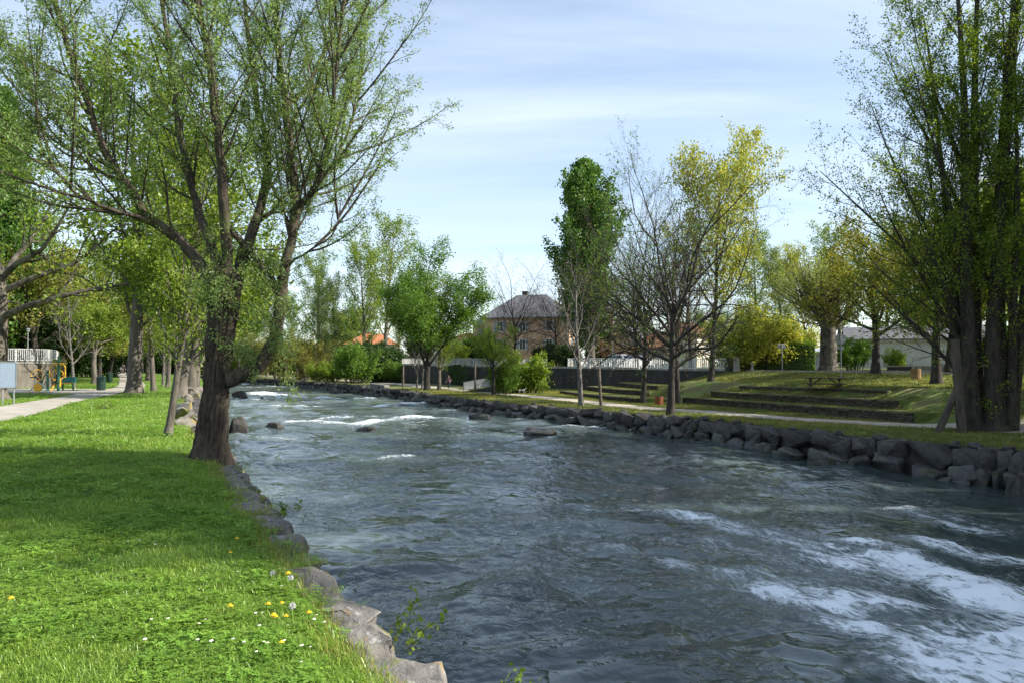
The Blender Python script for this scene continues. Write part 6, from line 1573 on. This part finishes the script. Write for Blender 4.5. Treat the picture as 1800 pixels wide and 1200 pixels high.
def path_dist(x, y, pts):
    d = np.full(len(x), 1e9)
    for (ax, ay), (bx, by) in zip(pts[:-1], pts[1:]):
        t = np.clip(((x - ax) * (bx - ax) + (y - ay) * (by - ay)) / ((bx - ax) ** 2 + (by - ay) ** 2), 0, 1); d = np.minimum(d, np.hypot(x - ax - t * (bx - ax), y - ay - t * (by - ay)))
    return d
def grass():
    kinds = [tuft(1, 32, .09, .034, .0042, M['blade'], .9), tuft(2, 30, .09, .045, .0048, M['blade'], 1.1), tuft(3, 22, .08, .065, .0042, M['blade'], 1.2), clover(4, 16, .09, .034, .014, M['clover']), clover(5, 12, .08, .036, .019, M['clover']), tuft(6, 16, .08, .10, .004, M['blade_dry'], .7)]
    g = np.random.default_rng(12); PX, PY, SCL = [], [], []
    for (y0, y1, dens, s0) in [(1.5, 6, 330, 1.0), (6, 10, 210, 1.15), (10, 16, 90, 1.5), (16, 28, 36, 2.0), (28, 45, 9, 2.6), (45, 75, 3.2, 3.2)]:
        ar = 0
        n = int(dens * (y1 - y0) * (y1 * .72 + 2)); y = g.uniform(y0, y1, n); xl = -y * .70 - 1.0; Lx = fL(y) + .05
        wid = np.maximum(Lx - xl, 0); keep = g.random(n) < wid / (y1 * .72 + 2); y = y[keep]; x = xl[keep] + wid[keep] * g.random(keep.sum()); x = x[x < 1e9]
        PX.append(x); PY.append(y); SCL.append(np.full(len(x), s0))
    x, y, s = map(np.concatenate, (PX, PY, SCL))
    ok = (path_dist(x, y, [tuple(q) for q in resample(PATH_L, 3)]) > 1.2) & (np.hypot(x + 5.9, y - 15.2) > .5)
    ok &= ~((x < -26) & (x > -40) & (y > 51.5) & (y < 62.5)); x, y, s = x[ok], y[ok], s[ok]
    ed = fL(y) - x; ok = (ed > .25) | (fbm(x * 1.6 + 7, y * 1.6, 3, 44) + .25 * (ed - .2) > .60) | (y > 18); x, y, s, ed = x[ok], y[ok], s[ok], ed[ok]
    cl = fbm(x * .7, y * .7, 3, 61); r = g.random(len(x))
    idx = np.where(r < .5, 0, np.where(r < .8, 1, 2)); idx = np.where((cl > .50) & (g.random(len(x)) < .42), np.where(r < .5, 3, 4), idx)
    idx = np.where((ed < .45) & (g.random(len(x)) < .45), np.where(r < .5, 2, 5), idx)
    s = s * g.uniform(.75, 1.25, len(x)) * (.8 + .5 * fbm(x * .5 + 3, y * .5, 2, 62)); z = np.where((ed < .42) & (y < 18), np.maximum(land(x, y), -.10), land(x, y))
    scatter('grass', 'fresh green lawn grass and clover on the near bank', kinds, np.stack([x, y, z], 1), s, idx, 'grass')
    # far bank grass
    n = 60000; y = g.uniform(16, 92, n); x = fR(y) + .15 + (fW(y) - fR(y)) * g.random(n) ** 1.3
    ok = (path_dist(x, y, [tuple(q) for q in resample(PATH_R, 3)]) > 1.15) & (x < fW(y) - .8) & (x / y < .72) & (g.random(n) < np.clip(52 / y, .3, 1)); x, y = x[ok], y[ok]
    inter = (x > fB(y) - .3) & (x < fU(y) + 1.0) & (y > 38) & (y < 84); x, y = x[~inter], y[~inter]; z = land(x, y)
    for (a, b, bk, dep, zt, bow) in TERR:
        m = int((b - a).length * dep * 16); u = g.random(m); v = .3 + (dep - .75) * g.random(m)
        x = np.concatenate([x, a.x + (b.x - a.x) * u + bk.x * (v - bow * np.sin(np.pi * u))]); y = np.concatenate([y, a.y + (b.y - a.y) * u + bk.y * (v - bow * np.sin(np.pi * u))]); z = np.concatenate([z, np.full(m, zt - .02)])
    lit = fbm(x * .42, y * .42, 3, 71); r = g.random(len(x))
    idx = np.where(lit > .55, 2, np.where(r < .5, 0, 1)); fk = [tuft(11, 26, .16, .07, .012, M['blade_far']), tuft(12, 26, .16, .10, .012, M['blade_far'], .8), tuft(13, 20, .16, .09, .012, M['blade_dry'], .8)]
    scatter('grass', 'rougher drier grass on the far bank', fk, np.stack([x, y, np.maximum(z, land(x, y))], 1), g.uniform(.7, 1.5, len(x)) * (1 + y / 160) * np.where(z > land(x, y) + .02, .45, 1.0), idx, 'grass', 5)
    # daisies in drifts
    n = 5200; y = 3.2 + 26 * g.random(n) ** 1.5; xl = -y * .68; x = xl + (fL(y) - .15 - xl) * g.random(n); c = fbm(x * .8, y * .8, 3, 81); ed = fL(y) - x
    ok = (c + .10 * (ed < 1.6) > .64) & (g.random(n) < .18); x, y = x[ok], y[ok]
    scatter('daisies', 'tiny white daisies dotted over the near lawn', [flower_mesh('daisy')], np.stack([x, y, land(x, y) + .01], 1), g.uniform(.6, .95, len(x)) * (1 + y / 40), np.zeros(len(x)), 'daisies', 6)
grass()
dm, cm = flower_mesh('dandelion'), flower_mesh('clock')
def fl(px, py, me, lab, cat, name, s=1.0):
    d = (CAMZ - .07) * FPX / (py - HOR); x = min(xat(px, d), float(fL(d)) + .12); o = link(name, me, None, (x, d, lz(x, d) + .005), (random.uniform(-.15, .15), random.uniform(-.15, .15), random.uniform(0, 6)), (s,) * 3); tag(o, lab, cat, 'flowers on the near bank')
for i, (px, py) in enumerate([(501, 1046), (474, 1053), (484, 1072), (491, 1073), (505, 1072), (498, 1114), (407, 1062), (410, 963), (510, 994), (547, 1063), (526, 939), (30, 1047), (565, 1016), (608, 1018), (420, 938), (555, 948)]):
    fl(px, py, dm, ['yellow dandelion at the top of the cluster by the pale stones', 'yellow dandelion left of the cluster top', 'low-left yellow dandelion of the close pair cluster', 'middle yellow dandelion of the close cluster', 'rightmost yellow dandelion of the close cluster', 'lone yellow dandelion below the close cluster', 'lone yellow dandelion left of the cluster on the lawn', 'yellow dandelion near the shadow edge on the lawn', 'yellow dandelion just above the daisies by the stones', 'yellow dandelion closest to the mossy stone',
                    'orange-yellow dandelion on the edge stones near the shadow', 'single yellow dandelion at the left edge of the lawn', 'small dandelion against the pale edge stone', 'dandelion growing on the brink of the pale stones', 'faint dandelion in the shaded lawn', 'dandelion on the dry grass at the stone edge'][i], 'dandelion', 'dandelion', random.uniform(.9, 1.25))
for i, (px, py) in enumerate([(608, 1003), (661, 1041), (517, 1016), (520, 1071), (487, 1012)]):
    fl(px, py, cm, ['grey dandelion clock standing on the stone edge against the water', 'tall dandelion clock over the water below the first one', 'dandelion clock in the grass by the daisies', 'dandelion clock beside the dandelion cluster', 'dandelion clock left of the daisies'][i], 'dandelion clock', 'dandelion_clock', 1.15)
# weeds rooted in the joints of the near stone edging
def weed(x, y, z, n, h, lab):
    g = TreeGen(int(x * 100 + y * 10) & 999); sp = [L4(5, .12, .25, 5, .25, 45, .35, 4, leaf=4), L4(2, .15, 0, 0, sides=3, leaf=3)]
    for k in range(n): v = g.rand3(); v.z = abs(v.z) + .6; v.x = abs(v.x); g.grow(Vector((g.r.uniform(-.15, .15), g.r.uniform(-.25, .25), 0)), v.normalized(), h * g.r.uniform(.5, 1.1), .004, 0, sp)
    t = thing('weed', lab, 'weed', (x, y, z), 0, 'weeds on the stone edging'); link('stems', g.wood('weed_stems', M['leaf_lime']), t); link('leaves', g.leaves('weed_leaves', M['leaf_fresh'], per=1, size=.045, ratio=.7, spread=.02, droop=0), t)
weed(-.02, 5.15, -.62, 14, .34, 'leafy weed hanging from the stone edge over the water'); weed(.12, 4.75, -.75, 12, .32, 'leafy weed lower down the stone edge'); weed(-.75, 5.9, -.35, 4, .35, 'thin stalky weed on the stone edge'); weed(.22, 4.3, -.5, 6, .22, 'small round-leaved weed at the lowest visible stone'); weed(-3.0, 10.6, -.25, 4, .2, 'weed sprouting between edge stones in the shade')
